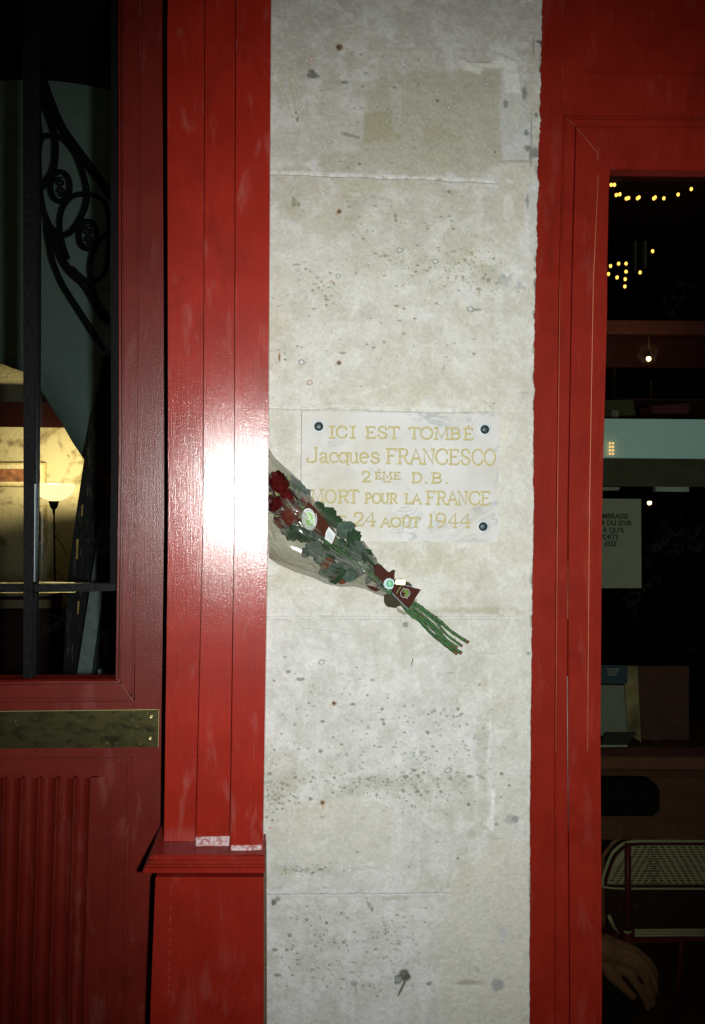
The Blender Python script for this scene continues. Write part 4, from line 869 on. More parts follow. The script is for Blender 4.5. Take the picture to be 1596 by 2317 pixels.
def rose(u, v, y, size, axis, mat, seed):
    o0 = bpy.data.objects.new('rose', None)
    R = Vector(axis).normalized().to_track_quat('Z', 'Y').to_matrix().to_4x4(); ctr = P(u, v, y)
    bm = bmesh.new(); s = size / 1100.0
    for k, (n, rad, hh, cup) in enumerate([(3, .26, .95, 1.4), (4, .42, 1.0, 1.2), (5, .62, .98, 1.0), (5, .80, .85, .85)]):
        for i in range(n):
            a = 2 * math.pi * i / n + k * .7
            petal(bm, Matrix.Translation(ctr) @ R @ Matrix.Rotation(a, 4, 'Z') @ Matrix.Rotation(-.06 * k + .05, 4, 'X') @ Matrix.Translation((0, 0, -s * .5)), s * rad * .55 * 1.2, s * hh, cup, seed * 50 + k * 9 + i)
    o = put('rose', bm_done(bm, 'rose'), mat, bq, True)
    bm = bmesh.new()
    for i in range(5):
        a = 2 * math.pi * i / 5 + .3
        M = Matrix.Translation(ctr) @ R @ Matrix.Rotation(a, 4, 'Z')
        vs = [bm.verts.new(M @ Vector(q)) for q in ((-s * .10, -s * .2, -s * .52), (s * .10, -s * .2, -s * .52), (s * .07, -s * .52, -s * .22), (0, -s * .60, s * .12), (-s * .07, -s * .52, -s * .22))]
        bm.faces.new(vs)
    put('sepal', bm_done(bm, 'sepal'), M_sepal, o)
    return o
rose(631, 1096, -.038, 56, (-.35, -.5, .75), M_petal, 1)
rose(649, 1126, -.034, 52, (-.5, -.35, .8), M_petal, 2)
rose(627, 1142, -.040, 52, (-.6, -.6, .4), M_petal, 3)
rose(652, 1170, -.040, 58, (-.5, -.6, -.3), M_petal2, 4)
rose(641, 1160, -.034, 38, (-.3, -.6, .2), M_petal, 5)
rose(690, 1134, -.024, 30, (-.5, -.3, .6), M_petal2, 6)
# brown label strip inside the wrapper with round sticker and bar code
bml = simple('brown glossy label card', (0.060, 0.016, 0.007), .7, 0, 50, .15, .05, .001, .08)
M_whitec = simple('white sticker', (0.62, 0.66, 0.66), .7, 0, 60, .03, .02, .001, .1); M_green = simple('bright green print', (0.18, 0.42, 0.04), .5, 0, 60, .05, .02)
def zQ(x, y): return ((930 + x * .2945) / 1.5664, (1560 + y * .2945) / 1.5664)
YLB = -0.050
lab = prism('label_card', [zQ(555, 735), zQ(610, 790), zQ(700, 890), zQ(800, 1010), zQ(893, 1140), zQ(850, 1255), zQ(760, 1190), zQ(640, 1110), zQ(540, 1050), zQ(490, 1000), zQ(470, 940), zQ(520, 830)], YLB, YLB + .0012, bml, bq, 0)
def disc(name, cx, cy, rx, ry, z_, yy, mat, parent, rot=0, n=28, jag=0):
    pts = []
    for i in range(n):
        a = 2 * math.pi * i / n; q = 1 + (jag if i % 2 else 0)
        x, y = rx * q * math.cos(a), ry * q * math.sin(a)
        pts.append(z_(cx + x * math.cos(rot) - y * math.sin(rot), cy + x * math.sin(rot) + y * math.cos(rot)))
    return prism(name, pts, yy, yy + .0006, mat, parent, 0)
stk = disc('round_sticker', 560, 950, 84, 132, zQ, YLB - .0008, M_whitec, lab, -.12)
disc('sticker_print', 567, 950, 52, 84, zQ, YLB - .0016, M_green, lab, -.12)
bmt = bmesh.new()
M_gink = simple('grey green print', (.22, .28, .22), .6)
for i in range(44):
    a = 2 * math.pi * i / 44
    if i % 5 == 4: continue
    x, y = 67 * math.cos(a), 107 * math.sin(a); cx, cy = 562 + x, 950 + y
    ribbon(bmt, [(cx - x * .07, cy - y * .07), (cx + x * .07, cy + y * .07)], 6, YLB - .0015, .0001, lambda a_, b_, y_: P(*zQ(a_, b_), y_))
put('sticker_print', bm_done(bmt, 'sticker_print'), M_gink, lab)
bmt = bmesh.new()
def rot_conv(cx, cy, ang, z_):
    def f(x, y, yy):
        return P(*z_(cx + x * math.cos(ang) - y * math.sin(ang), cy + x * math.sin(ang) + y * math.cos(ang)), yy)
    return f
G['6'] = [arc(.5, .30, .40, .30, 0, 360, 16), cm2([(.12, .32), (.16, .6), (.4, .88), (.75, 1.0)])]
G['j'] = [[(.5, 1), (.5, -.1), (.2, -.3)]]; G['o'] = [arc(.5, .5, .42, .5, 0, 360, 14)]; G['r'] = [[(.2, 0), (.2, 1)], [(.2, .6), (.5, .95), (.9, .95)]]
letter(bmt, '6', -34, 26, -62, 2, 16, YLB - .0019, .0001, rot_conv(562, 952, -.35, zQ))
for i, ch in enumerate('jours'): letter(bmt, ch, -44 + i * 19, -29 + i * 19, 14, 40, 6, YLB - .0019, .0001, rot_conv(575, 960, -.75, zQ))
bmt2 = bmt
put('sticker_numeral', bm_done(bmt, 'sticker_numeral'), M_whitec, lab)
bmt = bmesh.new()
for rr_ in (96,):
    ribbon(bmt, [(560 + rr_ * 1.0 * math.cos(math.radians(a)) , 955 + rr_ * 1.5 * math.sin(math.radians(a))) for a in range(-30, 75, 8)], 7, YLB - .0007, .0001, lambda a_, b_, y_: P(*zQ(a_, b_), y_))
put('sticker_print', bm_done(bmt, 'sticker_print'), M_whitec, lab)
bc = prism('barcode_label', [zQ(802, 1042), zQ(886, 1135), zQ(838, 1252), zQ(752, 1185), zQ(765, 1110)], YLB - .0008, YLB - .0001, M_whitec, lab, 0)
bmt = bmesh.new()
for i in range(11):
    x = 0 + i * 5.2
    ribbon(bmt, [(800 + i * 5.6, 1098 + i * 6), (772 + i * 5.6, 1160 + i * 6)], random.choice([1.6, 2.6, 3.4]), YLB - .0012, .00005, lambda a_, b_, y_: P(*zQ(a_, b_), y_))
put('barcode', bm_done(bmt, 'barcode'), simple('grey barcode ink', (.25, .27, .27), .6), lab)
# tie: brown foil, gold tape, disc, card, green rosette
bf = NB('brown foil'); c = bf.coord(); nf = bf.noise(c, 90, 4)
M_foil = bf.pbr((0.050, 0.011, 0.006), .6, .0, bf.bump(nf, .35, .002), .08)
M_gtape = NB('gold tape'); c = M_gtape.coord(); x_ = M_gtape.noise(c, 500, 2)
M_gtape = M_gtape.pbr(M_gtape.mix(M_gtape.ramp(x_, .35, .65), (.45, .33, .12), (.95, .88, .60)), .3, .6)
tie = thing('bouquet_tie', None, None) if False else None
prism('foil_collar', [zS(120, 210), zS(215, 215), zS(300, 310), zS(345, 330), zS(375, 290), zS(415, 290), zS(392, 310), zS(385, 360), zS(400, 400), zS(330, 480), zS(240, 470), zS(180, 400), zS(110, 340)], -.040, -.020, M_foil, bq, .0012)
prism('foil_collar', [zS(0, 500), zS(90, 510), zS(200, 560), zS(130, 590), zS(60, 560)], -.024, -.018, M_foil, bq, .0008)
M_olive = NB('dark translucent disc').pbr((0.030, 0.024, 0.008), .5, spec=.1)
prism('bow_loop', [zS(250, 640)] + [zS(330 + 85 * math.cos(a) * 1.0 + 10, 715 + 95 * math.sin(a)) for a in [math.radians(q) for q in range(200, 60, -14)]] + [zS(420, 820), zS(440, 790), zS(480, 780), zS(520, 800), zS(380, 640), zS(300, 620)], -.026, -.022, M_olive, bq, .001)
prism('bow_loop', [zS(550, 440), zS(590, 450), zS(625, 475), zS(650, 512), zS(550, 505)], -.026, -.022, M_olive, bq, .001)
prism('gold_tape', [zS(405, 428), zS(420, 418), zS(545, 418), zS(552, 440), zS(548, 495), zS(410, 490)], -.046, -.026, M_gtape, bq, .001)
prism('film_tail', [zS(420, 800), zS(470, 830), zS(560, 880), zS(590, 905), zS(520, 920), zS(440, 860)], -.018, -.0175, M_film, bq, 0)
prism('film_tail', [zS(650, 740), zS(690, 690), zS(715, 690), zS(712, 760), zS(680, 770)], -.018, -.0175, M_film, bq, 0)
yc = -.048
card = prism('gift_card', [zS(385, 480), zS(470, 490), zS(560, 505), zS(660, 530), zS(768, 555), zS(735, 610), zS(700, 660), zS(668, 720), zS(630, 780), zS(595, 825), zS(520, 760), zS(440, 680), zS(360, 600)], yc, yc + .001, M_foil, bq, 0)
M_blueedge = simple('bluish film edge', (.28, .36, .42), .4)
tube('film_edge', [P(*zS(*q), yc - .001) for q in ((360, 605), (440, 690), (520, 770), (590, 830))], .0009, M_blueedge, bq, 6)
tube('film_edge', [P(*zS(*q), yc - .001) for q in ((530, 495), (600, 505), (660, 528))], .0006, M_blueedge, bq, 6)
bmt = bmesh.new(); cvs = lambda a_, b_, y_: P(*zS(a_, b_), y_)
ribbon(bmt, cm2([(520, 535), (505, 570), (482, 600), (488, 645), (520, 668), (565, 665), (605, 640), (612, 600), (600, 570), (575, 550), (545, 550), (520, 535)], 6), 5, yc - .0006, .0001, cvs)
ribbon(bmt, [(560, 665), (565, 680), (582, 682)], 5, yc - .0006, .0001, cvs)
put('card_print', bm_done(bmt, 'card_print'), M_whitec, card)
bmt = bmesh.new()
for k_ in range(4):
    r_ = 14 + k_ * 12
    ribbon(bmt, [(545 + r_ * math.cos(math.radians(a)), 608 + r_ * math.sin(math.radians(a))) for a in range(-150 + k_ * 12, 120, 18)], 7, yc - .0005, .0001, cvs)
ribbon(bmt, cm2([(470, 530), (452, 560), (430, 600), (425, 612)]), 7, yc - .0006, .0001, cvs)
ribbon(bmt, [(485, 515), (470, 545)], 6, yc - .0006, .0001, cvs)
put('card_print', bm_done(bmt, 'card_print'), simple('lime print', (.14, .30, .03), .5), card)
ros = disc('rosette_sticker', 320, 475, 74, 72, zS, -.047, simple('silver blue sticker edge', (.40, .50, .54), .4), bq, .2, 20, .16)
disc('rosette_print', 328, 475, 54, 52, zS, -.0478, simple('emerald print', (.02, .30, .12), .4), bq, 0, 24)
bmt = bmesh.new(); letter(bmt, '6', -12, 12, -22, 18, 8, -.0482, .0001, rot_conv(328, 470, -.3, zS))
put('rosette_numeral', bm_done(bmt, 'rosette_numeral'), M_whitec, bq)

# ================================================================== right shopfront
rf = thing('red_shopfront_frame', 'red moulded wooden window frame of the cafe to the right of the stone', 'window frame', (P(1290, 1158, .02).x, .02, 0))
YR = 0.014
def rp(name, Lp, Rp, y, bev=.0015, mat=None, yb=.06, seg=2):
    prism(name, Lp + Rp[::-1], y, yb, mat or M_frame, rf, bev, seg=seg)
BOT = 3020
A_ = [(1226, TOPV), (1222, 70), (1206, 700), (1202, 1158), (1196, 2250), (1192, BOT)]
L1 = [(1278, TOPV), (1276, 262), (1266, 638), (1260, 1158), (1256.5, 1700), (1257, 2250), (1256, BOT)]
L1b = [(a + 4.2, b) for a, b in L1]
L2 = [(1303, TOPV), (1302, 262), (1293, 638), (1284.5, 1158), (1284, 1700), (1288, 2250), (1288, BOT)]
L2b = [(a + 2.4, b) for a, b in L2]
L3 = [(1354, 395), (1343, 638), (1334, 1158), (1330, 1700), (1334, 2250), (1332, BOT)]
L4 = [(1382, TOPV), (1380.5, 380), (1374, 700), (1362.5, 1158), (1359, 1660), (1362.5, 2250), (1362, BOT)]
rp('stile', A_, [(L1[0][0] - .5, TOPV)] + [(a - .5, b) for a, b in L1[1:]], YR, .001)
def clipv(pl, v): return [(pl[1][0] + 0.0, v)] + [q for q in pl if q[1] > v]
rp('outer_bead', clipv(L1, 262), clipv(L1b, 266), YR - .0065, .002)
rp('flat_band', [(a + .3, b) for a, b in clipv(L1b, 266)], [(a - .3, b) for a, b in clipv(L2, 284)], YR - .001, .001)
rp('groove_shade', [(a, b) for a, b in clipv(L2, 284)], [(a, b) for a, b in clipv(L2b, 286)], YR + .007, 0, M_gap)
# the band next to the glass, with its arris and rounded inner edge
def bandpts(pl, v0): return [q for q in pl if q[1] >= v0]
rp('inner_frame', [(1304.8, 286)] + [(a + 2.7, b) for a, b in L2 if b > 286], [(1381, 379)] + [q for q in L3 if False] + [(a - 10, b) for a, b in L4 if b > 380], YR - .006, .001)
rp('inner_bevel', [(1370.6, 379)] + [(a - 9.8, b) for a, b in L4 if b > 380], [(1380.5, 381)] + [(a, b) for a, b in L4 if b > 380], YR - .003, .006, seg=4)
tube('bright_arris', [P(a, b, YR - .0066) for a, b in L3 if b < 2000], .0007, simple('bright arris tint', (.62, .22, .10), .5), rf, 5)  # shine along the arris put into a pale tube
tube('bright_arris', [P(a + 1.6, b, YR - .0072) for a, b in L1 if 262 < b < 2000], .0007, simple('bright arris tint two', (.50, .15, .07), .45), rf, 5)  # bright line of the bead put into a lighter colour
M_sil = NB('bare joint glint').pbr((.55, .5, .45), .3, .6)
tube('joint_glint', [P(a + 1.9, b, YR - .001) for a, b in [(1293, 638), (1285, 1158), (1283, 1400)]], .0006, simple('painted joint glint', (.55, .25, .16), .4), rf, 5)  # glint on the joint painted as a pale tube
tube('joint_glint', [P(a, b, YR - .001) for a, b in [(1284, 1530), (1285, 1700), (1287, 1880)]], .0010, simple('painted grey joint glint', (.22, .19, .15), .5), rf, 5)
# head of the frame
RX = 1900
def hp(name, pts, y, bev=.0015, mat=None): prism(name, pts, y, .06, mat or M_frame, rf, bev)
hp('head_board', [(1276.2, TOPV), (1275.8, 261), (RX, 266), (RX, TOPV)], YR + .001, .001)
hp('head_bead', [(1276.5, 262), (1281, 268), (RX, 273), (RX, 267)], YR - .0065, .002)
hp('head_band', [(1281.5, 268.5), (1302, 286), (RX, 291), (RX, 273.5)], YR - .001, .001)
hp('head_inner', [(1304.5, 287), (1380, 379), (RX, 386), (RX, 292)], YR - .0055, .001)
hp('head_lip', [(1358, 374), (1380.5, 382), (RX, 389), (RX, 381)], YR - .0085, .002)
tube('mitre_line', [P(a, b, YR - .0068) for a, b in ((1305, 289), (1330, 318), (1353, 347), (1353, 362))], .0006, simple('mitre chip', (.40, .12, .05), .5), rf, 5)
tube('mitre_line', [P(a, b, YR - .0068) for a, b in ((1282, 267), (1300, 284))], .0005, simple('mitre chip two', (.36, .10, .05), .5), rf, 5)
hp('top_rail', [(1318, 158), (1318, 164), (RX, 168), (RX, 162)], YR - .004, .002)
# sill and the far side of the window
prism('sill', [(1362, 2420), (1362, BOT), (RX, BOT), (RX, 2420)], YR, .06, M_frame, rf, .001)
prism('far_stile', [(1840, 385), (1840, 2420), (RX, 2420), (RX, 385)], YR, .06, M_frame, rf, .001)
prism('window_pane', [(1376, 376), (1356, 1158), (1356, 2425), (1845, 2425), (1845, 380)], .045, .049, M_glassR, rf, 0)

# ================================================================== rooms behind
def wall(name, a, b, mat): o = box(name, a, b, mat); o['kind'] = 'structure'; return o
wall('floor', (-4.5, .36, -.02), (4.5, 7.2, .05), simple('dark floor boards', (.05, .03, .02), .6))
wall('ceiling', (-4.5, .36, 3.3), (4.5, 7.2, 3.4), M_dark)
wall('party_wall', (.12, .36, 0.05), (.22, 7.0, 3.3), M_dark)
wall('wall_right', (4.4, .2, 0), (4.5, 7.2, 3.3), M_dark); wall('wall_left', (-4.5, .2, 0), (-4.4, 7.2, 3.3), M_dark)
# upper storey of the building, outside the frame
bu = thing('building_facade', 'stone storey of the building above the red shopfronts, out over the street', 'building', (0, .2, 3.0))
box('wall', (-5, -.02, 3.0), (5, .35, 6.0), M_stoneplain, bu)
box('shop_wall', (-5, .02, 0), (P(LEFT - 30, 1158, .1).x, .3, 3.0), M_frame, bu)
box('shop_wall', (P(1900, 1158, 0).x, .02, 0), (5, .3, 3.0), M_frame, bu)

# ---- left room
bw = NB('lamplit rubble wall'); c = bw.coord(); nw = bw.noise(c, 4.5, 5, .6, .5); nw2 = bw.noise(c, 30, 4)
M_warm = bw.pbr(bw.mix(bw.ramp(nw, .56, .68), (0.62, 0.55, 0.36), (0.22, 0.17, 0.09)), .9, normal=bw.bump(nw2, .6, .02), spec=.1)
wall('back_wall_left', (-4.4, 7.0, 0), (.12, 7.15, 3.3), M_warm)
def quadU(name, pts, y, th, mat, parent): return prism(name, pts, y, y + th, mat, parent, .002)
bmR = thing('ceiling_beam', 'dark red timber beam crossing the lamplit wall above the floor lamp', 'beam', P(120, 930, 6.9))
quadU('beam', [(-150, 908), (-150, 962), (200, 966), (200, 910)], 6.85, .14, simple('blackish red beam', (.013, .004, .004), .95, spec=0.0), bmR)
for (a, b, c_, d, lb) in [(-10, 1047, 103, 1100, 'cream framed picture hanging beside the beam, above the lamp bowl'), (60, 1143, 104, 1236, 'tall framed picture hanging behind the floor lamp pole')]:
    pf = thing('framed_picture', lb, 'picture', P((a + c_) / 2, (b + d) / 2, 6.95), 'framed pictures on the lamplit wall')
    quadU('frame', [(a, b), (a, d), (c_, d), (c_, b)], 6.93, .05, simple('pale picture frame', (.55, .45, .22)), pf)
    quadU('mount', [(a + 4, b + 4), (a + 4, d - 4), (c_ - 6, d - 4), (c_ - 6, b + 4)], 6.925, .01, simple('picture mount', (.75, .65, .42)), pf)
    quadU('print', [(a + 8, b + 14), (a + 8, d - 10), (c_ - 12, d - 10), (c_ - 12, b + 14)], 6.915, .01, simple('brown print', (.28, .12, .06), nscale=14, amt=.8), pf)
lp = P(121, 1375, 6.3)
lamp = thing('floor_lamp', 'lit uplighter floor lamp with glowing cream bowl on a thin black pole', 'floor lamp', (lp.x, 6.3, .05))
c0 = P(123, 1134, 6.3); r0 = (P(170, 1096, 6.3) - P(76, 1096, 6.3)).length / 2; zt = P(123, 1095, 6.3).z; zb = c0.z
pr = [(r0 * .12, zb)] + [(r0 * math.sin(math.radians(a)), zb + (zt - zb) * (1 - math.cos(math.radians(a)))) for a in range(14, 91, 8)] + [(r0 * .93, zt), (r0 * .6, zt - .05), (.02, zt - .07)]
o = lathe('lamp_bowl', pr, emis('glowing cream glass', (1.0, .80, .40), 1.55), lamp, 28, (c0.x, 6.3, 0))
zc = P(121, 1153, 6.3).z
lathe('lamp_cup', [(.008, zc - .04), (.012, zc), (.030, zc + .02), (.045, zb), (.01, zb + .002)], M_iron, lamp, 18, (c0.x - .003, 6.3, 0))
tube('pole', [Vector((c0.x, 6.3, zc)), Vector((c0.x + .02, 6.3, .1))], .0075, M_iron, lamp, 8)
lathe('base', [(.14, .05), (.14, .07), (.02, .09), (.01, .1)], M_iron, lamp, 20, (c0.x + .02, 6.3, 0))
tube('cable', [P(125, 1213, 6.3), P(138, 1230, 6.35), P(152, 1252, 6.45)], .004, M_iron, lamp, 6)
ll = bpy.data.lights.new('lamp_light', 'POINT'); ll.energy = 52; ll.color = (1, .78, .42); ll.shadow_soft_size = .04
llo = bpy.data.objects.new('lamp_light', ll); COL.objects.link(llo); llo.parent = lamp; llo.location = (c0.x - lp.x, 0, zt + .06 - .05)
sb = thing('sideboard', 'dark wooden sideboard with a pale top edge in front of the floor lamp', 'sideboard', P(60, 1450, 5.6))
quadU('top', [(-120, 1341), (-120, 1378), (140, 1376), (142, 1341)], 5.6, .35, simple('pale board', (.50, .40, .24)), sb)
quadU('red_line', [(-120, 1350), (-120, 1358), (138, 1357), (138, 1349)], 5.59, .01, M_darkred, sb)
quadU('cabinet', [(-120, 1380), (-120, 1750), (150, 1750), (138, 1378)], 5.58, .4, simple('dark mahogany', (.05, .014, .010), .6), sb)
for a in (-60, 0, 60, 110): quadU('cabinet_panel', [(a, 1400), (a, 1560), (a + 36, 1560), (a + 36, 1400)], 5.57, .01, simple('mahogany panel', (.07, .02, .012), .6), sb)
# the spiral stair: soffit, strings, iron railing
stair = thing('spiral_staircase', 'grey undersided spiral staircase with black scrolled iron railing behind the door glass', 'staircase', P(160, 700, 1.6))
YS = 1.70
def curved_sheet(name, pts, y0, bulge, mat, parent):
    # pts: list of rows (v, uL, uR) -> sheet curved in depth
    bm = bmesh.new(); rows = []
    for (v, a, b) in pts:
        row = []
        for i in range(11):
            t = i / 10; row.append(bm.verts.new(P(a + (b - a) * t, v, y0 + bulge * (1 - math.sin(math.pi * (.15 + .75 * t))))))
        rows.append(row)
    for A, B in zip(rows, rows[1:]):
        for i in range(10): bm.faces.new((A[i], A[i + 1], B[i + 1], B[i]))
    bmesh.ops.solidify(bm, geom=bm.faces[:], thickness=.02)
    return put(name, bm_done(bm, name), mat, parent, True)
curved_sheet('soffit', [(118, -60, 100), (122, -60, 135), (134, -60, 200), (146, -60, 262), (300, -60, 262), (500, -60, 262), (700, -60, 262), (800, -60, 262), (850, 76, 262), (900, 103, 262), (955, 138, 262), (1000, 164, 262), (1038, 189, 250), (1044, 194, 240)], YS, .10, M_grey, stair)
quadU('beam', [(-60, 40), (-60, 98), (262, 148), (262, 110)], YS - .10, .08, M_iron, stair)
quadU('landing', [(70, 66), (110, 104), (235, 122), (205, 92), (110, 70)], YS - .15, .03, simple('olive underside', (.10, .085, .045)), stair)
def zI(x, y, k=0): return (51 + x * .2241, (63.9 if k == 0 else 574.6) + y * .2241)
YI = YS - .25
def rail(name, pts, r0_, r1_=None, k=0, closed=False, z3=YI):
    pp = catmull([P(*zI(a, b, k), z3) for a, b in pts], 8, closed)
    n = len(pp); r1_ = r1_ or r0_
    rr_ = [(r0_ + (r1_ - r0_) * i / (n - 1)) for i in range(n)]
    tube(name, pp, r0_, M_iron, stair, 8, closed, [q_ * (1.0 if name == 'scroll' else 1.28) for q_ in rr_])
S1 = P(100, 500, YI) - P(101, 500, YI); q = S1.length * .2241
rail('handrail', [(130, 100), (165, 330), (255, 660), (400, 1000), (560, 1230), (720, 1450), (860, 1650), (960, 1760)], 34 * q, 34 * q)
rail('scroll_bar', [(100, 500), (200, 730), (290, 950), (335, 1150), (320, 1400), (240, 1550), (180, 1625)], 26 * q)
rail('scroll_bar', [(200, 1110), (300, 1085), (400, 1110), (520, 1240), (600, 1420), (648, 1600), (650, 1750), (600, 1900), (500, 2050), (400, 2090), (300, 2020), (230, 1880), (190, 1700), (172, 1500), (168, 1250)], 22 * q, closed=True)
rail('scroll_bar', [(460, 2330), (410, 2180), (385, 2050), (385, 1900), (430, 1780), (510, 1700), (640, 1675), (760, 1700), (840, 1780), (870, 1920), (880, 2060), (860, 2300), (840, 2450), (740, 2550), (640, 2540), (500, 2420)], 20 * q)
rail('scroll_bar', [(960, 2030), (850, 2080), (760, 2170), (710, 2290), (690, 2400), (700, 2530), (740, 2720), (850, 2880), (940, 2950)], 20 * q)
rail('handrail', [(330, 2150), (380, 2290), (480, 2450), (620, 2580), (700, 2700), (800, 2900), (900, 2980)], 30 * q)
rail('handrail', [(240, 1900), (250, 2050), (290, 2280), (330, 2410), (420, 2610), (560, 2830), (700, 3050), (830, 3260)], 18 * q, 26 * q)
rail('scroll_bar', [(300, 2050), (360, 2200), (380, 2280)], 24 * q)
for (cx, cy, rx, ry) in [(385, 1600, 98, 150), (665, 2090, 90, 140)]:
    rail('scroll_ring', [(cx + rx * math.cos(math.radians(a)), cy + ry * math.sin(math.radians(a))) for a in range(0, 360, 30)], 21 * q, closed=True)
    pts = []
    for i in range(14): a = math.radians(-200 + i * 38); r_ = 8 + i * 3.0; pts.append((cx + 5 + r_ * math.cos(a), cy - 42 + r_ * 1.05 * math.sin(a)))
    rail('scroll', pts, 11 * q)
    pts = []
    for i in range(14): a = math.radians(-20 + i * 38); r_ = 8 + i * 3.0; pts.append((cx + r_ * math.cos(a), cy + 46 + r_ * 1.05 * math.sin(a)))
    rail('scroll', pts, 11 * q)
rail('rosette', [(60, 900), (110, 930), (130, 1000), (135, 1100), (110, 1180), (60, 1220)], 55 * q)
# rough black post leaning behind the glass, with grey pipe casing
bt = NB('rough tarred timber'); c = bt.coord(); n_a = bt.noise(bt.mapping(c, (6, 6, 1)), 12, 6, .7, .5)
M_tar = bt.pbr(bt.mix(bt.ramp(n_a, .56, .68), (0.008, 0.007, 0.006), (0.14, 0.13, 0.11)), .75, normal=bt.bump(n_a, .8, .02))
post = thing('timber_post', 'rough black leaning timber post standing right of the floor lamp', 'post', P(200, 1500, 1.2))
prism('post', [(236, 790), (190, 1045), (170, 1180), (152, 1322), (143, 1540), (135, 1750), (300, 1750), (300, 790)], 1.35, 1.6, M_tar, post, .01)
for (a, b, c_, d) in [(185, 1142, 187, 1168), (173, 1220, 176, 1265), (176, 1360, 178, 1390)]:
    prism('wood_split', [(a, b), (a - 1, d), (c_, d), (c_ + 2, b)], 1.343, 1.36, simple('raw wood', (.42, .24, .07)), post, 0)
cas = thing('pipe_casing', 'slanting grey metal casing running down beside the black post', 'casing', P(210, 1400, 1.1))
prism('casing', [(243, 1075), (172, 1540), (160, 1640), (192, 1640), (205, 1540), (232, 1350), (251, 1180), (252, 1075)], 1.22, 1.30, simple('grey casing', (.16, .19, .19), .6), cas, .004)
for (a, b, c_, d, lb) in [(231, 1428, 245, 1481, 'tall pale grey tile seen low in the door glass'), (221, 1515, 244, 1545, 'wide pale grey tile at the bottom of the door glass')]:
    o = prism('wall_tile', [(a, b), (a + 2, d), (c_, d), (c_, b)], 1.18, 1.20, simple('pale tile', (.34, .42, .44), .6), None, .002); tag(o, lb, 'tile')
o = prism('dark_partition', [(246, 700), (246, 1800), (420, 1800), (420, 700)], 2.4, 2.45, M_dark, None, 0); tag(o, 'unlit dark panel closing the stair behind the door gap', 'partition')

# ---- right room
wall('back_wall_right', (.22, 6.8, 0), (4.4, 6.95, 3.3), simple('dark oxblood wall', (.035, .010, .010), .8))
M_bulb = emis('amber filament glow', (1.0, .52, .10), 5.5)
M_bulb2 = emis('amber filament glow strong', (1.0, .72, .35), 16.0)
M_reflglow = emis('dim amber glow', (1.0, .55, .2), 2.6)
def zR(x, y): return (1187.6 + x * .248, 383 + y * .248)
YB = 2.6
def garland(label, pts, extra=()):
    t = thing('string_lights', label, 'string lights', P(*zR(*pts[0]), YB), 'amber string lights in the cafe')
    line = sorted(pts)
    wire = catmull([P(*zR(a, b - 14), YB) for a, b in line], 5)
    tube('wire', wire, .002, M_iron, t, 5)
    for (a, b) in pts:
        p = P(*zR(a, b), YB)
        bmx = bmesh.new(); bmesh.ops.create_icosphere(bmx, subdivisions=2, radius=.0078, matrix=Matrix.Translation(p) @ Matrix.Diagonal((1, 1, 1.25, 1)))
        bl = put('bulb', bm_done(bmx, 'bulb'), M_bulb, t, True)
        tube('socket', [p + Vector((0, 0, .008)), p + Vector((0, 0, .026))], .005, M_iron, bl, 6)
garland('upper garland of small amber bulbs sagging across the dark cafe window', [(789, 142), (819, 142), (836, 235), (868, 228), (928, 267), (948, 262), (1030, 265), (1042, 256), (1178, 266), (1190, 256), (1270, 265), (1400, 230), (1520, 180)])
garland('two amber bulbs just under the head of the cafe window', [(937, 10), (1031, 2)])
garland('lower loose cluster of amber bulbs in a zigzag inside the cafe', [(764, 955), (783, 883), (843, 987), (857, 862), (914, 1069), (917, 1003), (925, 861), (925, 934), (1053, 941), (1167, 747)])
def pend(u, v, r_, mat, lb):
    t = thing('pendant_lamp', lb, 'lamp', P(u, v, YB), 'single bulbs hanging in the cafe')
    p = P(u, v, YB); bmx = bmesh.new(); bmesh.ops.create_icosphere(bmx, subdivisions=3, radius=r_, matrix=Matrix.Translation(p))
    put('bulb', bm_done(bmx, 'bulb'), mat, t, True)
    tube('cord', [p + Vector((0, 0, r_)), p + Vector((0, 0, .6))], .0015, M_iron, t, 5)
    tube('socket', [p + Vector((0, 0, r_ * .8)), p + Vector((0, 0, r_ + .03))], .008, M_iron, t, 8)
pend(1468, 812, .0115, M_bulb2, 'bright single bulb hanging alone above the pale blue panel')
pend(1470, 1138, .0105, M_bulb2, 'single amber bulb glowing right of the white text sign')
for i, u in enumerate((1381.5, 1387)): pend(u, 1093, .006, M_bulb, ('left' if i == 0 else 'right') + ' one of two tiny amber bulbs just above the text sign')
pl_ = bpy.data.lights.new('pendant_light', 'POINT'); pl_.energy = 5.0; pl_.color = (1, .55, .25); pl_.shadow_soft_size = .05
plo = bpy.data.objects.new('pendant_light', pl_); COL.objects.link(plo); plo.location = P(1468, 800, YB)
bar = thing('back_bar', 'dim wooden bar shelf and counter front above the pale blue panel, deep in the cafe', 'bar shelf', P(1480, 905, 1.9))
prism('shelf_board', [(1330, 900), (1330, 905), (1880, 911), (1880, 906)], 1.9, 2.15, simple('bar wood', (.12, .045, .03)), bar, .002)
prism('bar_front', [(1330, 905.5), (1330, 1080), (1880, 1090), (1880, 911.5)], 1.95, 2.0, simple('bar front', (.07, .02, .016)), bar, .002)
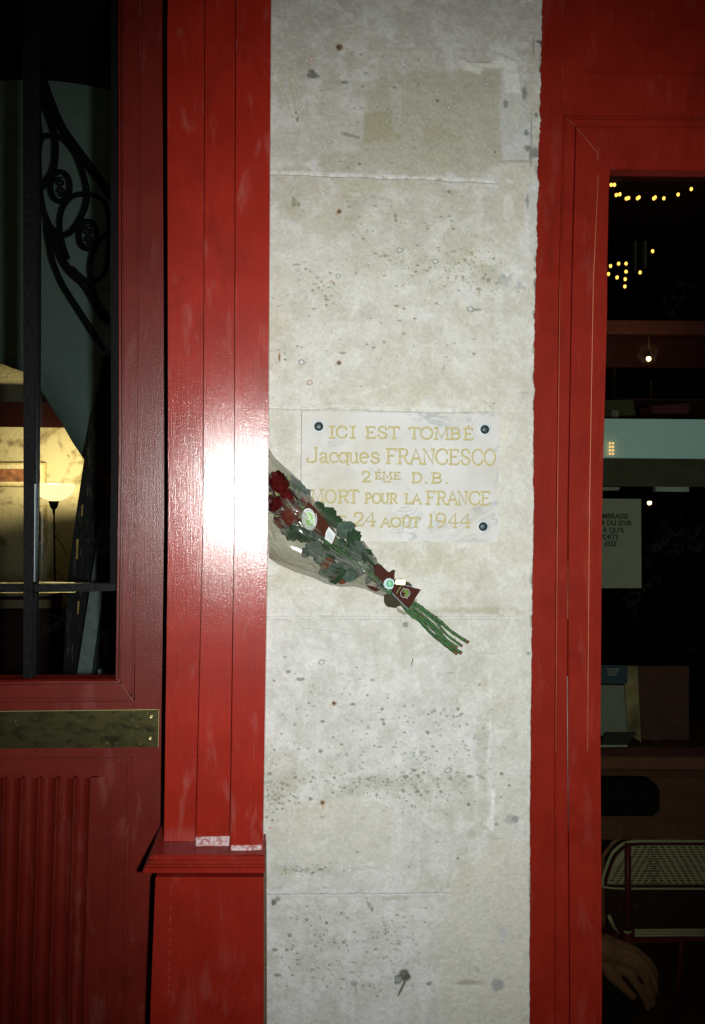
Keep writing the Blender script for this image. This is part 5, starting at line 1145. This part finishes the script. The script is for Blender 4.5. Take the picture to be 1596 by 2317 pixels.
# pale blue panel with glowing dots for the lamps mirrored in it
o = prism('light_blue_panel', [(1340, 947), (1340, 1036), (1860, 1040), (1860, 951)], .10, .12, simple('pale blue panel', (.56, .86, .99), .7, 0, 50, .03, .02), None, .002)
tag(o, 'pale blue horizontal panel across the cafe window', 'panel')
refl = thing('lamp_reflections', 'tiny faint grid of eight amber glows standing in for lamp reflections on the pale blue panel', 'reflection', P(1384, 1015, .09))
for i in range(2):
    for j in range(4):
        p = P(1380.5 + i * 7, 1003 + j * 8, .092)
        bmx = bmesh.new(); bmesh.ops.create_icosphere(bmx, subdivisions=2, radius=.0026, matrix=Matrix.Translation(p)); put('bulb', bm_done(bmx, 'bulb'), M_reflglow, refl, True)  # small glowing balls imitate lamps reflected in the panel
o = prism('blind_band', [(1340, 1037), (1340, 1100), (1860, 1104), (1860, 1041)], .13, .15, simple('olive blind', (.055, .053, .035), .8), None, .001); tag(o, 'dark olive blind band hanging directly below the pale blue panel', 'blind')
o = prism('shelf_edge', [(1340, 1102), (1340, 1110), (1400, 1110), (1404, 1102)], .2, .22, simple('grey shelf edge', (.25, .30, .27)), None, .001); tag(o, 'short grey shelf edge above the text sign', 'shelf')
o = prism('shelf_edge', [(1486, 1100), (1486, 1112), (1560, 1113), (1560, 1101)], .2, .22, simple('grey shelf edge two', (.35, .42, .40)), None, .001); tag(o, 'pale grey shelf edge at the far right, level with the sign top', 'shelf')
# text sign
sign = thing('text_sign', 'white paper sign with black French capitals hanging inside the cafe window', 'sign', P(1400, 1230, .1))
YG = .075
prism('paper', [(1330, 1128), (1330, 1331), (1452, 1330.5), (1451, 1129)], YG, YG + .002, M_paper, sign, 0)
def text_mesh(name, s, right_u, base_v, cap, mat, parent, yy, bold=.02):
    cu = bpy.data.curves.new(name, 'FONT'); cu.body = s; cu.align_x = 'RIGHT'; cu.size = 1.0; cu.offset = bold; cu.resolution_u = 3
    to = bpy.data.objects.new('tmp', cu); COL.objects.link(to); dg = bpy.context.evaluated_depsgraph_get(); dg.update()
    me = bpy.data.meshes.new_from_object(to.evaluated_get(dg)); bpy.data.objects.remove(to)
    p0 = P(right_u, base_v, yy); sc = cap / 1100.0 * (1.93 + yy) / 1.93 / .70
    for vt in me.vertices: vt.co = Vector((p0.x + vt.co.x * sc * .93, yy, p0.z + vt.co.y * sc))
    me.materials.clear(); return put(name, me, mat, parent)
for s, ru, bv in [("EMBRASSE", 1422, 1173.5), ("R DU SOIR", 1430, 1189), ("R QU'IL", 1414, 1205), ("PORTE", 1400.5, 1220.5), ("ESSE", 1396, 1236)]:
    text_mesh('lettering', s, ru, bv, 11.5, M_ink, sign, YG - .0006)
# items on the window shelf
def card_thing(name, lab_, cat, pts, y, mat, th=.006):
    o = prism(name, pts, y, y + th, mat, None, .001); return tag(o, lab_, cat)
bkk = thing('blue_leaflet', 'blue printed leaflet propped on the shelf behind the cafe glass', 'leaflet', P(1390, 1530, .2))
prism('cover', [(1340, 1505), (1340, 1547), (1420, 1547), (1421, 1506)], .20, .205, simple('blue print', (.03, .065, .10), .5), bkk, 0)
for i in range(3): prism('print_line', [(1374 + i, 1513 + i * 6), (1374 + i, 1516 + i * 6), (1402 - i * 3, 1516 + i * 6), (1402 - i * 3, 1513 + i * 6)], .198, .1995, M_paper, bkk, 0)
card_thing('menu_sheet', 'pale typed sheet leaning below the blue leaflet', 'sheet', [(1340, 1550), (1340, 1668), (1419, 1656), (1413, 1551)], .195, simple('dim grey sheet', (.20, .23, .21), .7, 0, 90, .12))
card_thing('yellowed_folder', 'yellowed worn folder standing behind the typed sheet', 'folder', [(1413, 1507), (1420, 1660), (1452, 1680), (1443, 1507)], .215, simple('yellowed card', (.22, .19, .10), .8, 0, 18, .6))
card_thing('brown_board', 'brown board standing at the back of the window shelf', 'board', [(1443, 1507), (1455, 1690), (1560, 1690), (1560, 1507)], .24, simple('brown board', (.075, .030, .024), .8))
card_thing('open_book', 'dark open booklet lying on the edge of the window shelf', 'booklet', [(1373, 1658), (1358, 1686), (1421, 1686), (1441, 1659)], .17, simple('black cover', (.02, .02, .017), .6), .01)
card_thing('white_ledge', 'thin pale strip along the front of the window shelf', 'strip', [(1340, 1686.5), (1340, 1691), (1421, 1690), (1421, 1686.5)], .165, simple('pale strip', (.35, .40, .36), .6))
shf = thing('window_shelf', 'dark red wooden window shelf under the leaflets', 'shelf', P(1420, 1720, .2))
prism('shelf_top', [(1330, 1691), (1330, 1711), (1860, 1714), (1860, 1692)], .17, .45, simple('dark red shelf', (.06, .012, .010), .6), shf, .002)
prism('shelf_front', [(1330, 1711.5), (1330, 1740), (1860, 1743), (1860, 1714.5)], .18, .42, simple('brown front', (.16, .06, .04), .6), shf, .002)
prism('shelf_front', [(1330, 1740.5), (1330, 1756), (1860, 1759), (1860, 1743.5)], .19, .42, simple('brown front two', (.09, .035, .025), .6), shf, .002)
prism('shelf_front', [(1330, 1756.5), (1330, 1900), (1860, 1903), (1860, 1759.5)], .30, .42, simple('brown lower board', (.14, .055, .035), .6), shf, .002)
o = prism('black_cushion', [(1340, 1762), (1365, 1752), (1374, 1768), (1420, 1770), (1488, 1770), (1494, 1790), (1499, 1818), (1494, 1850), (1340, 1850)], .22, .29, simple('black cushion', (.008, .008, .008), .9, spec=.05), None, .01, seg=3); tag(o, 'black cushion leaning under the window shelf', 'cushion')
# glow of red/brown things in the dark upper part
for (a, b, c_, d, y, col, nm, lb, ct) in [(1378, 1127 - 0, 0, 0, 0, None, '', '', '')][:0]: pass
o = prism('red_awning_panel', [(1330, 724), (1330, 755), (1860, 760), (1860, 727)], 3.0, 3.05, simple('muted plum panel', (.12, .05, .06), .8), None, .002); tag(o, 'muted plum panel high in the dark cafe', 'panel')
o = prism('bar_counter', [(1330, 760), (1330, 830), (1860, 836), (1860, 764)], 3.15, 3.2, simple('deep maroon panel', (.05, .012, .014), .8), None, .002); tag(o, 'deep maroon panel under the plum one in the dark cafe', 'panel')
for i, (u, v0, v1, w_) in enumerate([(1437, 545, 610, 4), (1458, 545, 605, 6)]):
    o = prism('curtain_strip', [(u, v0), (u, v1), (u + w_, v1), (u + w_, v0)], 1.6, 1.62, simple('grey olive strip', (.16, .18, .13), .8), None, 0); tag(o, ('narrow' if i == 0 else 'wider') + ' grey olive strip hanging between the bulb strings', 'strip')
for (pts, y, col, lb) in [([(1369, 905), (1369, 940), (1440, 940), (1434, 905)], .8, (.10, .10, .055), 'olive box on the dim shelf above the blue panel'), ([(1384, 928), (1384, 944), (1402, 945), (1400, 928)], .7, (.28, .30, .24), 'small pale bottle carton in front of the olive box'), ([(1475, 918), (1475, 935), (1560, 936), (1560, 912)], .8, (.14, .04, .05), 'dim red tray right of the olive box')]:
    o = prism('box', pts, y, y + .1, simple('dim box', col, .8), None, .002); tag(o, lb, 'box')

# ---- bistro chair
YC = .62
chair = thing('bistro_chair', 'cream and red woven bistro chair standing in the dark cafe', 'chair', (P(1545, 2000, YC).x, YC + .2, .05))
M_rattan = simple('cream rattan', (.62, .60, .42), .45, 0, 60, .15, .1)
M_cane = simple('brown varnished cane', (.30, .12, .07), .35, 0, 60, .3, .1)
M_reddk = simple('wine red cane', (.15, .02, .025), .45)
CU = 1545
def sym(pts): return pts + [(2 * CU - a, b) for a, b in pts[::-1]]
outer = sym([(1366, 2100), (1364, 1953), (1373, 1927), (1387, 1907), (1405, 1896), (1427, 1892), (1470, 1891)])
inner = sym([(1363, 2005), (1366, 1982), (1382, 1938), (1394, 1922), (1411, 1909), (1433, 1904), (1470, 1903)])
inner2 = sym([(1372, 2001), (1376, 1982), (1390, 1944), (1402, 1929), (1418, 1916), (1438, 1912), (1475, 1911)])
pm = (P(101, 2000, YC) - P(100, 2000, YC)).length
tube('back_frame', catmull([P(a, b, YC + .012) for a, b in outer], 5), 5.2 * pm, M_cane, chair, 10)
tube('back_frame', catmull([P(a, b, YC) for a, b in inner], 5), 4.0 * pm, M_rattan, chair, 10)
tube('back_frame', catmull([P(a, b, YC + .006) for a, b in inner2], 5), 2.6 * pm, M_reddk, chair, 8)
tube('back_rail', [P(a, b, YC) for a, b in ((1362, 2006), (1385, 2010), (1410, 2011), (1421, 2014), (1432, 2011), (1545, 2011), (1658, 2011), (1669, 2014), (1680, 2011), (1727, 2006))], 2.7 * pm, M_rattan, chair, 8)
for q in range(3): tube('seat_rail', [P(a, b + q * 6, YC) for a, b in ((1436, 2105), (1545, 2104), (1656, 2105))], 2.9 * pm, M_rattan, chair, 8)
for uu in (1421, 2 * CU - 1421):
    tube('back_post', [P(uu, 1908, YC - .008), P(uu, 2110, YC - .008)], 8 * pm, M_reddk, chair, 10)
    tube('post_binding', [P(uu - 9, 2107, YC - .012), P(uu, 2111, YC - .02), P(uu + 9, 2107, YC - .012)], 3 * pm, M_rattan, chair, 8)
    tube('leg', [P(uu, 2110, YC), Vector((P(uu, 2110, YC).x, YC - .03, .05))], 8 * pm, M_reddk, chair, 10)
    tube('leg', [Vector((P(uu, 2110, YC).x, YC + .36, .40)), Vector((P(uu, 2110, YC).x, YC + .40, .05))], 8 * pm, M_reddk, chair, 10)
tube('arm_brace', [P(1378, 2072, YC - .05), P(1388, 2095, YC - .03), P(1408, 2120, YC)], 4.5 * pm, M_rattan, chair, 10)
zs = P(1545, 2112, YC).z
box('seat', (P(1380, 2110, YC).x, YC, zs - .03), (P(1710, 2110, YC).x, YC + .38, zs), M_reddk, chair, .01)
prism('lower_back', [(1372, 2016), (1376, 2100), (1714, 2100), (1718, 2016)], YC + .008, YC + .012, simple('dark wine weave', (.05, .014, .014), .7, 0, 200, .6), chair, 0)
# woven back: cream strands with dark and red slots, each strand run as geometry
prism('weave_ground', inner2, YC + .004, YC + .007, M_rattan, chair, 0)
bmk = bmesh.new(); bmr = bmesh.new()
def inside(u, v):
    if not (1376 < u < 2 * CU - 1376) or not 1914 < v < 2000: return False
    uu = min(u, 2 * CU - u)
    lim = np.interp(v, [1914, 1918, 1929, 1944, 1982, 2001], [1440, 1420, 1404, 1392, 1379, 1375])
    return uu > lim + 2
def slot(bm, u, v):
    if not inside(u, v) or not inside(u + 7, v): return
    vs = [bm.verts.new(P(a, b, YC + .0035)) for a, b in ((u, v - 1.35), (u, v + 1.35), (u + 8.5, v + 1.35), (u + 8.5, v - 1.35))]; bm.faces.new(vs)
for row in range(17):
    v = 1917 + row * 5.4
    for col in range(-14, 14):
        ph = (abs(col) * 15.0) + row * -3.1 * 1.0
        u = 1479 + math.copysign(1, col + .5) * (abs(col + .5) * 15.5 - 4) - math.copysign(1, col + .5) * (-row * 3.2 % 15.5)
        slot(bmk if row % 2 == 0 else bmr, u - 3.5, v)
put('weave_slots_black', bm_done(bmk, 'weave_slots_black'), simple('black cane', (.01, .01, .01)), chair)
put('weave_slots_red', bm_done(bmr, 'weave_slots_red'), simple('red cane', (.25, .03, .03)), chair)

# ================================================================== person: seated behind the pier, hand on the knee
def skinned(name, verts, edges, radii, mat, parent, sub=2, root=0):
    me = bpy.data.meshes.new(name); me.from_pydata([tuple(v) for v in verts], edges, [])
    o = bpy.data.objects.new(name, me); COL.objects.link(o)
    md = o.modifiers.new('skin', 'SKIN'); md.use_smooth_shade = True
    for i, r in enumerate(radii):
        rr_ = r if isinstance(r, tuple) else (r, r)
        me.skin_vertices[0].data[i].radius = rr_; me.skin_vertices[0].data[i].use_root = (i == root)
    sb_ = o.modifiers.new('sub', 'SUBSURF'); sb_.levels = sub; sb_.render_levels = sub
    dg = bpy.context.evaluated_depsgraph_get(); dg.update()
    m2 = bpy.data.meshes.new_from_object(o.evaluated_get(dg)); bpy.data.objects.remove(o)
    m2.materials.clear(); m2.materials.append(mat)
    return put(name, m2, mat, parent, True)
bsk = NB('skin'); c = bsk.coord(); nk = bsk.noise(c, 60, 4)
M_skin = bsk.pbr(bsk.mix(bsk.ramp(nk, .3, .7), (.27, .12, .07), (.36, .175, .10)), .55, normal=bsk.bump(nk, .3, .001))
YH = .30
def H(u, v, dy=0.0): return P(u, v, YH + dy)
wr_ = H(1352, 2152, .0); kn = P(1440, 2200, YH)
person = thing('person', 'seated person behind the red frame, bare hand resting low in the cafe window', 'person', (.38, .5, .05))
hip = Vector((.40, .52, .56)); sh = Vector((.40, .45, 1.05))
# body: hips, torso, neck, head, upper arms; one continuous skin
Vb = [hip, hip + Vector((0, 0, .18)), Vector((.40, .47, .92)), Vector((.41, .47, 1.07)), Vector((.43, .47, 1.15)),
      Vector((.41, .34, 1.03)), Vector((.50, .28, .80)), wr_ + Vector((-.03, 0, .012)),
      Vector((.41, .62, 1.03)), Vector((.50, .66, .82)), Vector((.70, .60, .70)),
      Vector((.42, .43, .54)), Vector((kn.x - .02, .40, .55)), Vector((kn.x - .02, .42, .10)), Vector((kn.x + .12, .42, .08)),
      Vector((.42, .62, .54)), Vector((.85, .66, .54)), Vector((.84, .66, .10)), Vector((.98, .66, .08))]
Eb = [(0, 1), (1, 2), (2, 3), (3, 4), (2, 5), (5, 6), (6, 7), (2, 8), (8, 9), (9, 10), (0, 11), (11, 12), (12, 13), (13, 14), (0, 15), (15, 16), (16, 17), (17, 18)]
Rb = [(.13, .10), (.12, .10), (.13, .11), (.06, .06), (.05, .05), .055, .045, .038, .055, .045, .038, .085, .060, .045, .04, .085, .060, .045, .04]
skinned('clothed_body', Vb, Eb, Rb, simple('black clothes', (.012, .011, .012), .9, spec=.05), person)
bmx = bmesh.new(); bmesh.ops.create_uvsphere(bmx, u_segments=20, v_segments=14, radius=.105, matrix=Matrix.Translation((.455, .47, 1.27)) @ Matrix.Diagonal((.95, .74, 1.12, 1)))
for vt in bmx.verts:
    d = vt.co - Vector((.455, .47, 1.27))
    if d.x > .05 and abs(d.y) < .02 and -.03 < d.z < .015: vt.co.x += .02
    if d.z < -.05: vt.co.y = .47 + d.y * .8; vt.co.x += .008
put('head', bm_done(bmx, 'head'), M_skin, person, True)
bmx = bmesh.new(); bmesh.ops.create_uvsphere(bmx, u_segments=20, v_segments=12, radius=.113, matrix=Matrix.Translation((.44, .47, 1.285)) @ Matrix.Diagonal((.95, .78, 1.1, 1)))
for f in [f for f in bmx.faces if f.calc_center_median().x > .50 or f.calc_center_median().z < 1.22]: bmx.faces.remove(f)
put('hair', bm_done(bmx, 'hair'), simple('dark hair', (.02, .012, .008), .6), person, True)
# the hand: broad back, thumb leaving its lower side, four fingers drooping over the knee
pmH = (H(101, 2000) - H(100, 2000)).length
HV = [H(1335, 2140), H(1368, 2152), H(1398, 2162, -.006), H(1424, 2178, -.010)]
HE = [(0, 1), (1, 2), (2, 3)]; HR = [(30 * pmH, 24 * pmH), (33 * pmH, 22 * pmH), (37 * pmH, 18 * pmH), (34 * pmH, 15 * pmH)]
palm = skinned('hand', HV, HE, HR, M_skin, person, 2, 1)
# finer hand built as one remeshed body
def cap(bm, a, b, r1, r2, n=12):
    pts = [a + (b - a) * t for t in (0, .33, .66, 1)]; tube_bm(bm, pts, r1, n, rads=[r1 + (r2 - r1) * t for t in (0, .33, .66, 1)])
    for p, r in ((a, r1), (b, r2)): bmesh.ops.create_icosphere(bm, subdivisions=2, radius=r * .995, matrix=Matrix.Translation(p))
bpy.data.objects.remove(palm)
bmh = bmesh.new()
fing = [([(1396, 2186, -.004), (1424, 2203, -.012), (1446, 2234, -.012), (1462, 2262, .0), (1466, 2280, .008)], (14, 12, 10.5, 9.5, 8)),
        ([(1402, 2166, -.006), (1440, 2185, -.014), (1462, 2214, -.014), (1474, 2246, -.004), (1476, 2270, .008)], (14, 12, 10.5, 9.5, 8)),
        ([(1400, 2148, -.002), (1440, 2164, -.008), (1468, 2192, -.010), (1481, 2222, -.004), (1483, 2244, .006)], (14, 11.5, 10, 9, 7.5)),
        ([(1392, 2136, .006), (1434, 2148, .002), (1464, 2170, .0), (1480, 2192, .004), (1486, 2210, .01)], (13, 10, 8.5, 8, 6.5)),
        ([(1366, 2178, -.004), (1384, 2206, -.012), (1410, 2232, -.012), (1432, 2254, -.006)], (18, 15, 12.5, 10))]
for pl, rr_ in fing:
    for (a, b, ra, rb) in zip(pl, pl[1:], rr_, rr_[1:]): cap(bmh, H(*a), H(*b), ra * pmH, rb * pmH)
for (a, b, ra, rb) in [((1320, 2132, .01), (1362, 2146, .006), 34, 34), ((1362, 2146, .006), (1392, 2158, .008), 34, 30), ((1392, 2158, .008), (1424, 2180, .006), 30, 20), ((1366, 2160, .004), (1404, 2186, .004), 26, 18), ((1370, 2135, .010), (1430, 2160, .008), 24, 15)]:
    cap(bmh, H(*a), H(*b), ra * pmH, rb * pmH)
meh = bm_done(bmh, 'hand'); oh = bpy.data.objects.new('tmp', meh); COL.objects.link(oh)
rm = oh.modifiers.new('r', 'REMESH'); rm.mode = 'VOXEL'; rm.voxel_size = .0022
sm = oh.modifiers.new('s', 'SMOOTH'); sm.iterations = 6; sm.factor = .5
dg = bpy.context.evaluated_depsgraph_get(); dg.update(); m2 = bpy.data.meshes.new_from_object(oh.evaluated_get(dg)); bpy.data.objects.remove(oh)
put('hand', m2, M_skin, person, True)
stool = thing('stool', 'dark stool under the seated person, hidden behind the stone pier', 'stool', (.42, .52, .05))
lathe('seat', [(.17, .40), (.18, .42), (.18, .45), (.16, .46)], M_darkred, stool, 24, (.42, .52, 0))
for a in range(4):
    x, y = .42 + .12 * math.cos(a * 1.57 + .78), .52 + .12 * math.sin(a * 1.57 + .78); tube('leg', [Vector((x, y, .41)), Vector((x + (x - .42) * .3, y + (y - .52) * .3, .05))], .014, M_iron, stool, 8)
